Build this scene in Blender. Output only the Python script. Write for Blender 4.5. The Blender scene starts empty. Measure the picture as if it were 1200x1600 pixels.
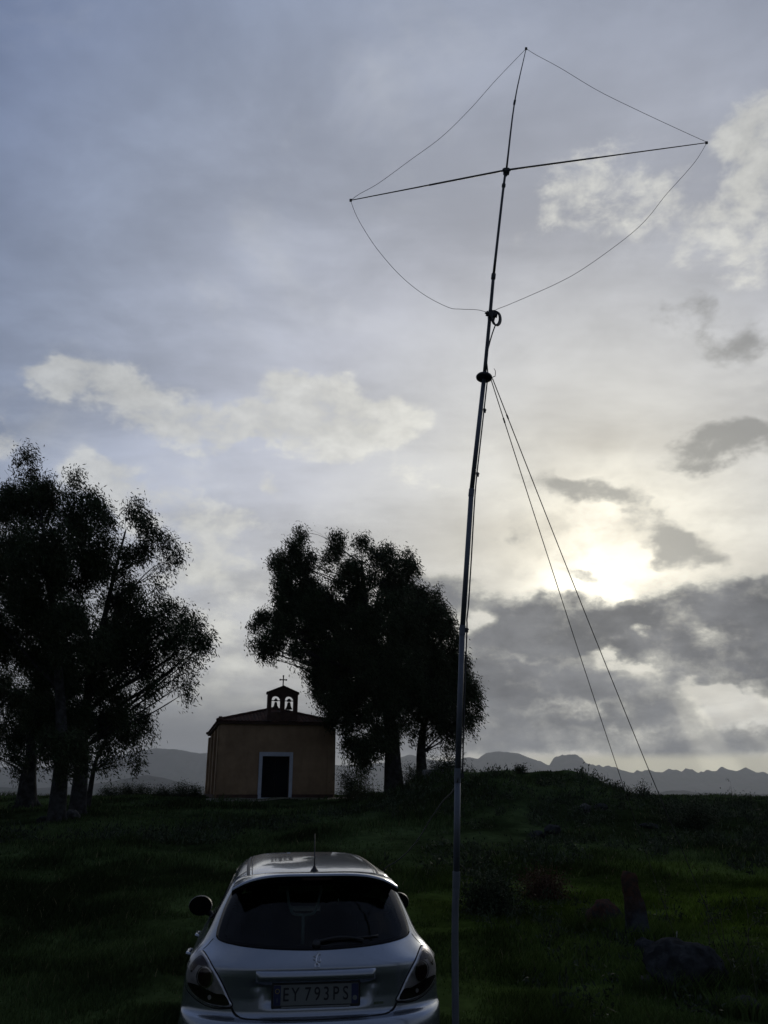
import bpy, bmesh, math, random
import numpy as np
from mathutils import Vector, Matrix
from mathutils.bvhtree import BVHTree
from mathutils import noise as mnoise

random.seed(7)
RNG = np.random.default_rng(7)
SC = bpy.context.scene
COL = SC.collection
R = math.radians

# ------------------------------------------------------------------ camera
F = 1260.0                      # focal length in pixels of the 1200 x 1600 photograph
PITCH = R(19.05)
EYE = 1.96
cam_data = bpy.data.cameras.new('camera')
cam = bpy.data.objects.new('camera', cam_data)
COL.objects.link(cam)
cam.location = (0, 0, EYE)
cam.rotation_euler = (R(90) + PITCH, 0, 0)
cam_data.sensor_fit = 'VERTICAL'
cam_data.sensor_height = 24
cam_data.lens = F / 1600 * 24
cam_data.clip_start = 0.05
cam_data.clip_end = 60000
SC.camera = cam

def ray(px, py):
    a = (px - 600) / F
    b = (800 - py) / F
    return (a, math.cos(PITCH) - math.sin(PITCH) * b, math.sin(PITCH) + math.cos(PITCH) * b)

def at(px, py, Y):
    """world point on the line of sight of a picture point at forward distance Y"""
    d = ray(px, py)
    t = Y / d[1]
    return Vector((d[0] * t, Y, EYE + d[2] * t))

def azel(px, py):
    d = Vector(ray(px, py)).normalized()
    return math.atan2(d.x, d.y), math.asin(d.z)

# ------------------------------------------------------------------ light
SUN_AZ, SUN_EL = azel(960, 885)
sun_data = bpy.data.lights.new('sun', 'SUN')
sun_data.energy = 0.5
sun_data.angle = R(12)
sun_data.color = (1.0, 0.93, 0.80)
sun = bpy.data.objects.new('sun', sun_data)
COL.objects.link(sun)
sdir = Vector((math.sin(SUN_AZ) * math.cos(SUN_EL), math.cos(SUN_AZ) * math.cos(SUN_EL), math.sin(SUN_EL)))
sun.rotation_euler = sdir.to_track_quat('Z', 'Y').to_euler()
sun.location = sdir * 60

SC.view_settings.view_transform = 'Standard'
SC.view_settings.look = 'None'
SC.view_settings.exposure = 0.0
SC.view_settings.gamma = 1.0
SC.view_settings.use_curve_mapping = False
SC.render.engine = 'CYCLES'
SC.cycles.use_denoising = True
SC.cycles.use_adaptive_sampling = True
SC.cycles.adaptive_threshold = 0.015
SC.cycles.max_bounces = 6
SC.cycles.diffuse_bounces = 2
SC.cycles.glossy_bounces = 3
SC.cycles.transparent_max_bounces = 12
SC.cycles.volume_bounces = 1
SC.cycles.sample_clamp_indirect = 3.0

# ------------------------------------------------------------------ node helper
class NG:
    def __init__(s, tree):
        s.t = tree; s.n = tree.nodes; s.l = tree.links
    def node(s, kind, **kw):
        n = s.n.new(kind)
        for k, v in kw.items():
            setattr(n, k, v)
        return n
    def put(s, sock, v):
        if isinstance(v, bpy.types.NodeSocket):
            s.l.new(v, sock)
        elif v is not None:
            if isinstance(v, (tuple, list)) and len(v) == 3 and getattr(sock, 'type', '') == 'RGBA':
                v = (*v, 1)
            sock.default_value = v
    def m(s, op, a, b=None, c=None, clamp=False):
        n = s.node('ShaderNodeMath', operation=op, use_clamp=clamp)
        s.put(n.inputs[0], a)
        if b is not None: s.put(n.inputs[1], b)
        if c is not None: s.put(n.inputs[2], c)
        return n.outputs[0]
    def v(s, op, a, b=None, scale=None):
        n = s.node('ShaderNodeVectorMath', operation=op)
        s.put(n.inputs[0], a)
        if b is not None: s.put(n.inputs[1], b)
        if scale is not None: s.put(n.inputs['Scale'], scale)
        return n.outputs['Value'] if op in ('LENGTH', 'DOT_PRODUCT', 'DISTANCE') else n.outputs['Vector']
    def mix(s, f, a, b, mode='MIX'):
        n = s.node('ShaderNodeMix', data_type='RGBA', blend_type=mode)
        s.put(n.inputs[0], f); s.put(n.inputs[6], a); s.put(n.inputs[7], b)
        return n.outputs[2]
    def rng(s, v, a, b, c=0.0, d=1.0, smooth=True):
        n = s.node('ShaderNodeMapRange', interpolation_type='SMOOTHSTEP' if smooth else 'LINEAR')
        s.put(n.inputs[0], v)
        for i, q in enumerate((a, b, c, d)):
            s.put(n.inputs[i + 1], q)
        return n.outputs[0]
    def noise(s, vec, scale, detail=5, rough=0.55, dist=0.0, out='Fac'):
        n = s.node('ShaderNodeTexNoise')
        s.put(n.inputs['Vector'], vec)
        n.inputs['Scale'].default_value = scale
        n.inputs['Detail'].default_value = detail
        n.inputs['Roughness'].default_value = rough
        n.inputs['Distortion'].default_value = dist
        return n.outputs[out]
    def ramp(s, f, stops, interp='LINEAR'):
        n = s.node('ShaderNodeValToRGB')
        n.color_ramp.interpolation = interp
        el = n.color_ramp.elements
        while len(el) < len(stops):
            el.new(0.5)
        for e, (p, c) in zip(el, stops):
            e.position = p
            e.color = (*c, 1) if len(c) == 3 else c
        s.put(n.inputs[0], f)
        return n.outputs[0]
    def xyz(s, x, y, z):
        n = s.node('ShaderNodeCombineXYZ')
        s.put(n.inputs[0], x); s.put(n.inputs[1], y); s.put(n.inputs[2], z)
        return n.outputs[0]
    def sep(s, v):
        n = s.node('ShaderNodeSeparateXYZ')
        s.put(n.inputs[0], v)
        return n.outputs

# ------------------------------------------------------------------ sky
def build_sky():
    w = bpy.data.worlds.new('World')
    SC.world = w
    w.use_nodes = True
    w.node_tree.nodes.clear()
    g = NG(w.node_tree)
    tc = g.node('ShaderNodeTexCoord')
    d = tc.outputs['Generated']
    d = g.v('NORMALIZE', d)
    sx, sy, sz = g.sep(d)
    az = g.m('ARCTAN2', sx, sy)
    el = g.m('ARCSINE', sz)
    # angle from the veiled sun
    cosg = g.v('DOT_PRODUCT', d, tuple(sdir))
    gam = g.m('DIVIDE', g.m('ARCCOSINE', g.m('MINIMUM', cosg, 1.0)), math.pi)
    def a(deg): return deg / 180
    base = g.ramp(gam, [
        (a(0), (.84, .80, .68)), (a(5), (.78, .75, .65)), (a(10), (.72, .71, .665)), (a(16), (.65, .655, .66)),
        (a(24), (.57, .59, .66)), (a(33), (.48, .52, .63)), (a(42), (.35, .405, .54)), (a(54), (.175, .235, .40)),
        (a(75), (.12, .155, .245)), (a(180), (.10, .125, .19))])
    sky = g.node('ShaderNodeTexSky', sky_type='NISHITA')
    sky.sun_disc = False
    sky.sun_elevation = SUN_EL
    sky.sun_rotation = SUN_AZ
    sky.air_density = 1.0; sky.dust_density = 1.5; sky.ozone_density = 1.5
    clear = g.v('SCALE', sky.outputs[0], scale=0.022)
    # a thin veil of high cloud lets the clear sky through unevenly
    hz = g.m('ADD', g.m('ABSOLUTE', sz), 0.22)
    plane = g.xyz(g.m('DIVIDE', sx, hz), g.m('DIVIDE', sy, hz), 0.0)
    streak = g.node('ShaderNodeMapping')
    g.put(streak.inputs[0], plane)
    streak.inputs['Rotation'].default_value = (0, 0, R(-28))
    streak.inputs['Scale'].default_value = (0.75, 2.0, 1)
    n1 = g.noise(streak.outputs[0], 1.1, 6, 0.56, 0.4)
    n2 = g.noise(plane, 4.2, 6, 0.6, 0.3)
    veil = g.m('ADD', g.m('MULTIPLY', n1, 0.8), g.m('MULTIPLY', n2, 0.3))
    base = g.mix(g.rng(veil, 0.38, 0.72, 0.30, 0.06), base, clear)
    base = g.v('SCALE', base, scale=g.rng(veil, 0.36, 0.74, 0.84, 1.12))

    lowc = g.ramp(gam, [(a(0), (.86, .83, .72)), (a(15), (.66, .65, .60)), (a(30), (.47, .47, .455)), (a(50), (.26, .275, .29)), (a(180), (.11, .125, .16))])
    base = g.mix(g.rng(el, R(24), R(7), 0.0, 0.75), base, g.v('SCALE', lowc, scale=g.rng(n2, 0.35, 0.65, 0.88, 1.12)))

    # warped angular coordinates for the individual clouds
    nz = g.noise(g.v('MULTIPLY', d, (1, 1, 1.5)), 7.0, 4, 0.55, out='Color')
    nz2 = g.noise(g.v('MULTIPLY', d, (1, 1, 1.5)), 26.0, 5, 0.6, out='Color')
    off = g.v('SCALE', g.v('SUBTRACT', nz, (.5, .5, .5)), scale=0.10)
    off2 = g.v('SCALE', g.v('SUBTRACT', nz2, (.5, .5, .5)), scale=0.035)
    uv = g.v('ADD', g.v('ADD', g.xyz(az, el, 1.0), g.v('MULTIPLY', off, (1, 1, 0))), g.v('MULTIPLY', off2, (1, 1, 0)))

    def blob(px, py, rx, ry, wgt=1.0, rot=0.0):
        ca, ce = azel(px, py)
        a1, e1 = azel(px + 10, py); a2, e2 = azel(px, py - 10)
        kx = math.hypot(a1 - ca, e1 - ce) / 10; ky = math.hypot(a2 - ca, e2 - ce) / 10
        sx_, sy_ = 1 / (rx * kx), 1 / (ry * ky)
        c_, s_ = math.cos(R(rot)), math.sin(R(rot))
        if rot == 0:
            n = g.node('ShaderNodeVectorMath', operation='MULTIPLY_ADD')
            g.put(n.inputs[0], uv); g.put(n.inputs[1], (sx_, sy_, 0)); g.put(n.inputs[2], (-ca * sx_, -ce * sy_, 0))
            L = g.v('LENGTH', n.outputs[0])
        else:
            q1 = g.v('DOT_PRODUCT', uv, (c_ * sx_, s_ * sx_, -(ca * c_ + ce * s_) * sx_))
            q2 = g.v('DOT_PRODUCT', uv, (-s_ * sy_, c_ * sy_, -(-ca * s_ + ce * c_) * sy_))
            L = g.v('LENGTH', g.xyz(q1, q2, 0.0))
        return g.rng(L, 0.0, 1.7, wgt, 0.0)
    def field(bl):
        acc = None
        for b in bl:
            q = blob(*b)
            acc = q if acc is None else g.m('ADD', acc, q)
        return acc
    fine = g.noise(g.v('MULTIPLY', d, (1, 1, 1.6)), 17.0, 9, 0.62, 0.15)
    mid = g.noise(g.v('MULTIPLY', d, (1, 1, 1.8)), 6.5, 7, 0.60, 0.3)

    def after(v, w):
        # numerically nil link that keeps the evaluation order of the layers (shader stack is small)
        return g.m('MULTIPLY_ADD', w, 1e-6, v)
    # bright, sunlit cumulus
    bright = field([
        (110, 600, 60, 30, .75), (190, 610, 85, 42, .95), (270, 650, 80, 40, .85), (60, 590, 40, 18, .5), (330, 690, 40, 30, .6),
        (470, 605, 60, 30, .7), (500, 650, 100, 50, .9), (600, 645, 70, 35, .8), (420, 670, 60, 30, .6), (560, 700, 50, 25, .5), (345, 668, 60, 30, .75), (395, 672, 50, 24, .65), (640, 670, 40, 26, .5), (650, 640, 30, 16, .4),
        (180, 765, 75, 42, .95), (240, 800, 60, 34, .8), (330, 825, 60, 32, .9), (430, 765, 22, 30, .7), (295, 765, 34, 25, .6), (300, 880, 70, 40, .6),
        (1175, 180, 60, 45, .95), (1190, 250, 60, 50, .8), (1120, 340, 110, 60, .75), (930, 270, 110, 45, .55), (1000, 320, 90, 40, .45),
        (860, 345, 80, 40, .35), (1180, 400, 60, 40, .5), (660, 745, 45, 40, .5), (10, 680, 25, 25, .7),
        (370, 1085, 80, 28, .8), (330, 1030, 70, 35, .7), (300, 960, 80, 45, .5), (350, 900, 60, 40, .45)])
    fb = g.m('ADD', g.m('MINIMUM', bright, 1.0), g.m('MULTIPLY', g.m('SUBTRACT', fine, 0.5), 3.2))
    fb = g.m('ADD', fb, g.m('MULTIPLY', g.m('SUBTRACT', mid, 0.5), 1.0))
    mb = g.m('MULTIPLY', g.rng(fb, 0.12, 1.0), g.rng(bright, 0.02, 0.38))
    lit = g.ramp(after(gam, mb), [(a(0), (1.0, .96, .82)), (a(12), (.92, .90, .81)), (a(25), (.74, .735, .67)), (a(45), (.58, .585, .56)), (a(80), (.25, .27, .31)), (a(180), (.16, .18, .23))])
    lit = g.v('SCALE', lit, scale=g.rng(g.m('SUBTRACT', fine, g.m('MULTIPLY', mb, .10)), 0.25, 0.65, 0.80, 1.16))
    col = g.mix(g.m('MULTIPLY', mb, 0.62), base, lit)

    # scattered cloud over the rest of the dome, outside the view as inside it
    n3 = g.noise(g.v('ADD', plane, g.v('SCALE', col, scale=1e-6)), 1.9, 8, 0.58, 0.5)
    gen = g.rng(g.m('ADD', n3, g.m('MULTIPLY', g.m('SUBTRACT', n2, .5), .3)), 0.52, 0.70)
    col = g.mix(g.m('MULTIPLY', gen, 0.22), col, lit)

    def uv_after(c):
        nonlocal uv
        uv = g.v('ADD', uv, g.v('SCALE', c, scale=1e-6))
    uv_after(col)
    # the glow where the sun stands behind the cloud
    glow = field([(945, 885, 200, 130, .50), (955, 905, 90, 60, .8), (930, 820, 80, 70, .35), (985, 950, 46, 30, 1.1), (905, 905, 90, 45, .40), (1000, 820, 190, 150, .16), (850, 780, 150, 110, .14)])
    gw = g.m('MULTIPLY', glow, g.rng(fine, 0.30, 0.62, 0.45, 1.2))
    col = g.v('ADD', col, g.v('SCALE', (1.0, .95, .78), scale=g.m('MULTIPLY', gw, 0.40)))

    uv_after(col)
    # grey wisps round the sun
    grey = field([
        (1110, 510, 75, 38, .70), (1150, 550, 60, 35, .6), (1060, 475, 60, 25, .4), (1170, 700, 100, 30, .85, 0), (1090, 715, 90, 24, .55),
        (870, 745, 60, 22, .75, -25), (920, 770, 60, 20, .75, -10), (975, 775, 30, 20, .6), (1025, 815, 50, 28, .85, -25), (1070, 850, 55, 34, .85, -20), (1100, 885, 40, 20, .6, -20),
        (1020, 860, 26, 20, .45), (820, 815, 35, 45, .5, 20), (905, 880, 32, 12, .6, -20), (1170, 690, 60, 22, .4)])
    fg = g.m('ADD', grey, g.m('ADD', g.m('MULTIPLY', g.m('SUBTRACT', fine, 0.5), 2.8), g.m('MULTIPLY', g.m('SUBTRACT', mid, 0.5), .9)))
    mg = g.m('MULTIPLY', g.rng(fg, 0.15, 1.15), g.rng(grey, 0.05, 0.40))
    greyc = g.ramp(after(gam, mg), [(a(0), (.42, .41, .37)), (a(10), (.31, .305, .285)), (a(25), (.25, .255, .265)), (a(60), (.15, .17, .2))])
    col = g.mix(g.m('MULTIPLY', mg, 0.85), col, greyc)

    uv_after(col)
    # the dark bank low in front of the sun, and its thinner run to the left
    bank = field([
        (700, 925, 60, 42, .85), (640, 905, 50, 28, .4), (810, 975, 110, 50, 1.0), (900, 1000, 130, 52, 1.1), (980, 1000, 90, 38, .9), (1060, 965, 70, 45, 1.1),
        (1140, 975, 80, 60, 1.0), (1200, 960, 60, 60, 1.0), (1190, 925, 40, 16, .6), (1200, 1010, 100, 50, .9), (1100, 1030, 120, 40, 1.0),
        (760, 1060, 110, 60, 1.0), (860, 1100, 150, 45, .8), (1010, 1095, 110, 38, .95), (900, 1150, 240, 30, 1.0), (730, 1140, 130, 55, .9), (1150, 1165, 150, 22, .6),
        (1260, 1040, 90, 60, 1.0), (1350, 990, 120, 70, .9), (1400, 1120, 200, 60, .8), (1180, 1120, 70, 40, .2),
        (600, 1130, 120, 50, .6)])
    uv_after(g.xyz(bank, bank, 0.0))
    holes = field([(945, 1043, 35, 11, .75), (1000, 1048, 30, 9, .6), (910, 1112, 85, 12, .62), (1010, 995, 13, 11, .7), (752, 985, 26, 18, .95), (730, 965, 22, 18, .4), (1140, 1090, 60, 26, .85, -25), (1195, 1125, 80, 24, .8, -20), (1105, 1062, 40, 12, .5), (830, 1040, 40, 9, .35), (1120, 990, 30, 10, .4), (1010, 1150, 80, 10, .35), (690, 1040, 60, 14, .3)])
    dist2 = g.m('ADD', g.m('MULTIPLY', g.m('SUBTRACT', fine, 0.5), 1.9), g.m('MULTIPLY', g.m('SUBTRACT', mid, 0.5), 0.8))
    dist2 = g.m('ADD', dist2, g.m('MULTIPLY', g.m('SUBTRACT', g.noise(g.v('ADD', g.v('MULTIPLY', d, (1, 1, 1.3)), (3.1, 1.7, .4)), 10.0, 8, 0.62, 0.0), 0.5), 2.2))
    dist2 = g.m('MULTIPLY', dist2, g.rng(bank, 0.0, 0.45))
    fk = g.m('ADD', g.m('SUBTRACT', g.m('MINIMUM', bank, 1.15), g.m('MULTIPLY', holes, 1.0)), dist2)
    thin = g.rng(fk, 0.10, 0.72)
    thick = g.rng(fk, 0.20, 1.25)
    gam = after(gam, thick)
    bankc = g.ramp(gam, [(a(0), (.235, .235, .232)), (a(8), (.205, .208, .215)), (a(20), (.145, .150, .163)), (a(35), (.140, .147, .158)), (a(70), (.11, .125, .15)), (a(180), (.08, .09, .12))])
    edge = g.ramp(gam, [(a(0), (.85, .82, .70)), (a(10), (.58, .57, .51)), (a(22), (.33, .33, .32)), (a(40), (.22, .225, .235))])
    inner = g.v('SCALE', bankc, scale=g.rng(g.noise(g.v('MULTIPLY', d, (1, 1, 2.0)), 9.0, 8, 0.62, 0.0), 0.30, 0.70, 0.62, 1.22))
    cloudc = g.mix(thick, edge, inner)
    col = g.mix(thin, col, cloudc)

    gam = after(gam, g.v('LENGTH', col))
    az = after(az, gam); el = after(el, gam)
    # grey murk low on the side away from the sun
    murk = g.m('MULTIPLY', g.rng(g.m('ADD', el, g.m('MULTIPLY', g.m('SUBTRACT', mid, .5), 0.05)), azel(300, 1020)[1], azel(300, 1150)[1]), g.rng(az, azel(700, 1200)[0], azel(560, 1200)[0]))
    col = g.mix(g.m('MULTIPLY', murk, 0.92), col, g.v('SCALE', (.165, .172, .185), scale=g.rng(fine, .3, .7, .94, 1.06)))
    # warm strip of clear air over the horizon, with faint slanting rays
    hor = g.rng(g.m('ADD', el, g.m('MULTIPLY', g.m('SUBTRACT', mid, .5), 0.010)), azel(1100, 1190)[1], azel(1100, 1172)[1], 1.0, 0.0)
    side = g.rng(az, azel(600, 1200)[0], azel(950, 1200)[0])
    horc = g.ramp(gam, [(a(10), (.66, .62, .46)), (a(25), (.50, .48, .38)), (a(40), (.17, .175, .175)), (a(180), (.1, .11, .13))])
    col = g.mix(g.m('MULTIPLY', hor, g.m('MAXIMUM', side, 0.15)), col, horc)
    ra = g.m('ARCTAN2', g.m('SUBTRACT', az, SUN_AZ), g.m('SUBTRACT', SUN_EL, el))
    rn = g.noise(g.xyz(g.m('MULTIPLY', ra, 1.0), 0.3, 0.0), 5.5, 2, 0.5)
    rmask = g.m('MULTIPLY', g.rng(el, azel(1000, 1060)[1], azel(1000, 1130)[1]), g.rng(gam, a(5), a(9)))
    rmask = g.m('MULTIPLY', rmask, g.m('MULTIPLY', g.rng(gam, a(32), a(18)), g.rng(ra, -0.2, 0.45)))
    rays = g.m('MULTIPLY', g.rng(rn, 0.40, 0.72), rmask)
    col = g.v('ADD', col, g.v('SCALE', (.27, .255, .20), scale=rays))

    sz = after(sz, g.v('LENGTH', col))
    # below the horizon: dim ground light
    low = g.rng(sz, -0.02, -0.10)
    col = g.mix(low, col, (.03, .035, .03))
    bg = g.node('ShaderNodeBackground')
    g.put(bg.inputs[0], col)
    bg.inputs[1].default_value = 1.0
    out = g.node('ShaderNodeOutputWorld')
    g.l.new(bg.outputs[0], out.inputs[0])
    w.cycles.sampling_method = 'MANUAL'
    w.cycles.sample_map_resolution = 1024
build_sky()

# ------------------------------------------------------------------ materials
def material(name, color=(.5, .5, .5), rough=.6, metal=0.0, vary=0.0, scale=8.0, bump=0.0, bscale=40.0, coat=0.0, spec=0.5, attr=None, second=None, trans=0.0):
    """procedural surface: base colour broken up by noise, fine relief from a second noise"""
    m = bpy.data.materials.new(name)
    m.use_nodes = True
    m.node_tree.nodes.clear()
    g = NG(m.node_tree)
    p = g.node('ShaderNodeBsdfPrincipled')
    tc = g.node('ShaderNodeTexCoord').outputs['Object']
    c = color
    if attr:
        an = g.node('ShaderNodeAttribute', attribute_name=attr)
        c = an.outputs['Color']
    if second is not None:
        n = g.noise(tc, scale, 6, 0.62, 0.3)
        c = g.mix(g.rng(n, 0.42, 0.60), c, second)
    if vary:
        n = g.noise(tc, scale * 1.7, 5, 0.6)
        f = g.rng(n, 0.25, 0.75, 1 - vary, 1 + vary, smooth=False)
        if not isinstance(c, bpy.types.NodeSocket):
            rgb = g.node('ShaderNodeRGB'); rgb.outputs[0].default_value = (*c, 1); c = rgb.outputs[0]
        c = g.v('SCALE', c, scale=f)
    g.put(p.inputs['Base Color'], c)
    p.inputs['Roughness'].default_value = rough
    p.inputs['Metallic'].default_value = metal
    p.inputs['Coat Weight'].default_value = coat
    p.inputs['Coat Roughness'].default_value = 0.06
    p.inputs['Specular IOR Level'].default_value = spec
    if bump:
        b = g.node('ShaderNodeBump')
        b.inputs['Strength'].default_value = bump
        b.inputs['Distance'].default_value = 0.02
        g.put(b.inputs['Height'], g.noise(tc, bscale, 5, 0.6))
        g.put(p.inputs['Normal'], b.outputs[0])
    o = g.node('ShaderNodeOutputMaterial')
    if trans:
        t = g.node('ShaderNodeBsdfTranslucent')
        g.put(t.inputs[0], c)
        mx = g.node('ShaderNodeMixShader')
        mx.inputs[0].default_value = trans
        g.l.new(p.outputs[0], mx.inputs[1]); g.l.new(t.outputs[0], mx.inputs[2])
        g.l.new(mx.outputs[0], o.inputs[0])
    else:
        g.l.new(p.outputs[0], o.inputs[0])
    return m

def glass_material(name, tint, rough=0.02, refl=1.0):
    m = bpy.data.materials.new(name)
    m.use_nodes = True
    m.node_tree.nodes.clear()
    g = NG(m.node_tree)
    t = g.node('ShaderNodeBsdfTransparent'); t.inputs[0].default_value = (*tint, 1)
    gl = g.node('ShaderNodeBsdfGlossy'); gl.inputs['Roughness'].default_value = rough
    fr = g.node('ShaderNodeFresnel'); fr.inputs[0].default_value = 1.45
    mx = g.node('ShaderNodeMixShader')
    g.put(mx.inputs[0], g.m('MULTIPLY', fr.outputs[0], refl))
    g.l.new(t.outputs[0], mx.inputs[1]); g.l.new(gl.outputs[0], mx.inputs[2])
    o = g.node('ShaderNodeOutputMaterial')
    g.l.new(mx.outputs[0], o.inputs[0])
    return m

# ------------------------------------------------------------------ object helpers
def tag(o, label=None, cat=None, group=None, kind=None):
    if label: o['label'] = label
    if cat: o['category'] = cat
    if group: o['group'] = group
    if kind: o['kind'] = kind
    return o

def empty(name, loc, rz=0.0):
    o = bpy.data.objects.new(name, None)
    o.empty_display_size = 0.2
    o.location = loc
    o.rotation_euler = (0, 0, rz)
    COL.objects.link(o)
    return o

def np_mesh(name, verts, faces, mat=None, parent=None, smooth=False, tint=None):
    """verts (N,3), faces (M,k) -> one mesh object"""
    verts = np.asarray(verts, dtype=np.float32); faces = np.asarray(faces, dtype=np.int32)
    me = bpy.data.meshes.new(name)
    k = faces.shape[1]
    me.vertices.add(len(verts)); me.vertices.foreach_set('co', verts.ravel())
    me.loops.add(faces.size); me.loops.foreach_set('vertex_index', faces.ravel())
    me.polygons.add(len(faces))
    me.polygons.foreach_set('loop_start', np.arange(0, faces.size, k, dtype=np.int32))
    me.polygons.foreach_set('loop_total', np.full(len(faces), k, dtype=np.int32))
    if smooth:
        me.polygons.foreach_set('use_smooth', np.ones(len(faces), dtype=bool))
    me.update(calc_edges=True)
    if tint is not None:
        a = me.color_attributes.new('tint', 'FLOAT_COLOR', 'POINT')
        t = np.ones((len(verts), 4), dtype=np.float32); t[:, :3] = tint
        a.data.foreach_set('color', t.ravel())
    if mat: me.materials.append(mat)
    o = bpy.data.objects.new(name, me)
    COL.objects.link(o)
    if parent: o.parent = parent
    return o

class MB:
    """collects shapes and links them as ONE mesh object"""
    def __init__(s):
        s.v = []; s.f = []
    def box(s, c, size, rot=None, taper=1.0):
        b = len(s.v)
        M = Matrix(rot).to_3x3() if rot is not None else Matrix.Identity(3)
        for z in (-.5, .5):
            k = taper if z > 0 else 1.0
            for x, y in ((-.5, -.5), (.5, -.5), (.5, .5), (-.5, .5)):
                s.v.append(Vector(c) + M @ Vector((x * size[0] * k, y * size[1] * k, z * size[2])))
        for q in ((3, 2, 1, 0), (4, 5, 6, 7), (0, 1, 5, 4), (1, 2, 6, 5), (2, 3, 7, 6), (3, 0, 4, 7)):
            s.f.append([b + i for i in q])
        return s
    def tube(s, pts, rad, n=8, cap=True, flat=1.0):
        pts = [Vector(p) for p in pts]
        if not hasattr(rad, '__len__'): rad = [rad] * len(pts)
        b = len(s.v)
        T0 = (pts[1] - pts[0]).normalized()
        U = T0.orthogonal().normalized()
        for i, p in enumerate(pts):
            T = (pts[min(i + 1, len(pts) - 1)] - pts[max(i - 1, 0)])
            if T.length < 1e-9: T = T0
            T.normalize()
            U = (U - T * U.dot(T))
            if U.length < 1e-6: U = T.orthogonal()
            U.normalize()
            W = T.cross(U)
            for k in range(n):
                a = 2 * math.pi * k / n
                s.v.append(p + (U * math.cos(a) + W * math.sin(a) * flat) * rad[i])
        for i in range(len(pts) - 1):
            for k in range(n):
                k2 = (k + 1) % n
                s.f.append([b + i * n + k, b + i * n + k2, b + (i + 1) * n + k2, b + (i + 1) * n + k])
        if cap:
            s.f.append([b + k for k in range(n)][::-1])
            s.f.append([b + (len(pts) - 1) * n + k for k in range(n)])
        return s
    def prism(s, outline, y0, y1, axis='y'):
        """outline in (x,z), pushed from y0 to y1"""
        b = len(s.v); n = len(outline)
        for y in (y0, y1):
            for x, z in outline:
                s.v.append(Vector((x, y, z)) if axis == 'y' else Vector((y, x, z)) if axis == 'x' else Vector((x, z, y)))
        s.f.append([b + k for k in range(n)]); s.f.append([b + n + k for k in range(n)][::-1])
        for k in range(n):
            k2 = (k + 1) % n
            s.f.append([b + k2, b + k, b + n + k, b + n + k2])
        return s
    def lathe(s, prof, c=(0, 0, 0), n=16, M=None):
        b = len(s.v); M = M or Matrix.Identity(3)
        for r, z in prof:
            for k in range(n):
                a = 2 * math.pi * k / n
                s.v.append(Vector(c) + M @ Vector((r * math.cos(a), r * math.sin(a), z)))
        for i in range(len(prof) - 1):
            for k in range(n):
                k2 = (k + 1) % n
                s.f.append([b + i * n + k, b + i * n + k2, b + (i + 1) * n + k2, b + (i + 1) * n + k])
        return s
    def build(s, name, mat=None, parent=None, smooth=False, bevel=0.0):
        me = bpy.data.meshes.new(name)
        me.from_pydata([tuple(v) for v in s.v], [], s.f)
        bm = bmesh.new(); bm.from_mesh(me)
        if bevel:
            bmesh.ops.bevel(bm, geom=bm.edges[:], offset=bevel, segments=2, affect='EDGES', clamp_overlap=True)
        bmesh.ops.recalc_face_normals(bm, faces=bm.faces)
        bm.to_mesh(me); bm.free()
        if smooth:
            me.polygons.foreach_set('use_smooth', [True] * len(me.polygons))
        if mat: me.materials.append(mat)
        o = bpy.data.objects.new(name, me)
        COL.objects.link(o)
        if parent: o.parent = parent
        return o

def spline(pts, n=8):
    """Catmull-Rom through the points"""
    P = [Vector(p) for p in pts]
    P = [P[0] * 2 - P[1]] + P + [P[-1] * 2 - P[-2]]
    out = []
    for i in range(1, len(P) - 2):
        a, b, c, d = P[i - 1:i + 3]
        for k in range(n):
            t = k / n
            out.append(0.5 * ((2 * b) + (c - a) * t + (2 * a - 5 * b + 4 * c - d) * t * t + (3 * b - 3 * c + d - a) * t ** 3))
    out.append(P[-2])
    return out

# ------------------------------------------------------------------ ground
HY = np.array([-400, -60, -20, 0, 3, 6, 9, 12, 15, 22, 30, 42, 50, 58, 75, 110, 180, 300, 600, 1500, 20000], float)
HZ = np.array([-24, -3, .25, .30, .12, 0, 0, .03, .14, .55, .98, 1.50, 1.66, 1.55, .2, -4.5, -15, -24, -28, -30, -30], float)
_gy = np.linspace(-450, 700, 4601)
_gz = np.interp(_gy, HY, HZ)
_k = np.hanning(13); _k /= _k.sum()
_gz = np.convolve(np.pad(_gz, 6, mode='edge'), _k, mode='valid')

def vnoise(x, y, s, seed=0):
    """smooth value noise on arrays, -1..1"""
    x = np.asarray(x, float) / s + seed * 17.3; y = np.asarray(y, float) / s - seed * 9.1
    xi = np.floor(x).astype(np.int64); yi = np.floor(y).astype(np.int64)
    fx = x - xi; fy = y - yi
    fx = fx * fx * (3 - 2 * fx); fy = fy * fy * (3 - 2 * fy)
    def h(a, b):
        q = (a * 374761393 + b * 668265263 + seed * 1442695041) & 0xffffffff
        q = ((q ^ (q >> 13)) * 1274126177) & 0xffffffff
        return ((q ^ (q >> 16)) & 0xffff) / 32767.5 - 1
    return (h(xi, yi) * (1 - fx) + h(xi + 1, yi) * fx) * (1 - fy) + (h(xi, yi + 1) * (1 - fx) + h(xi + 1, yi + 1) * fx) * fy

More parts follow.
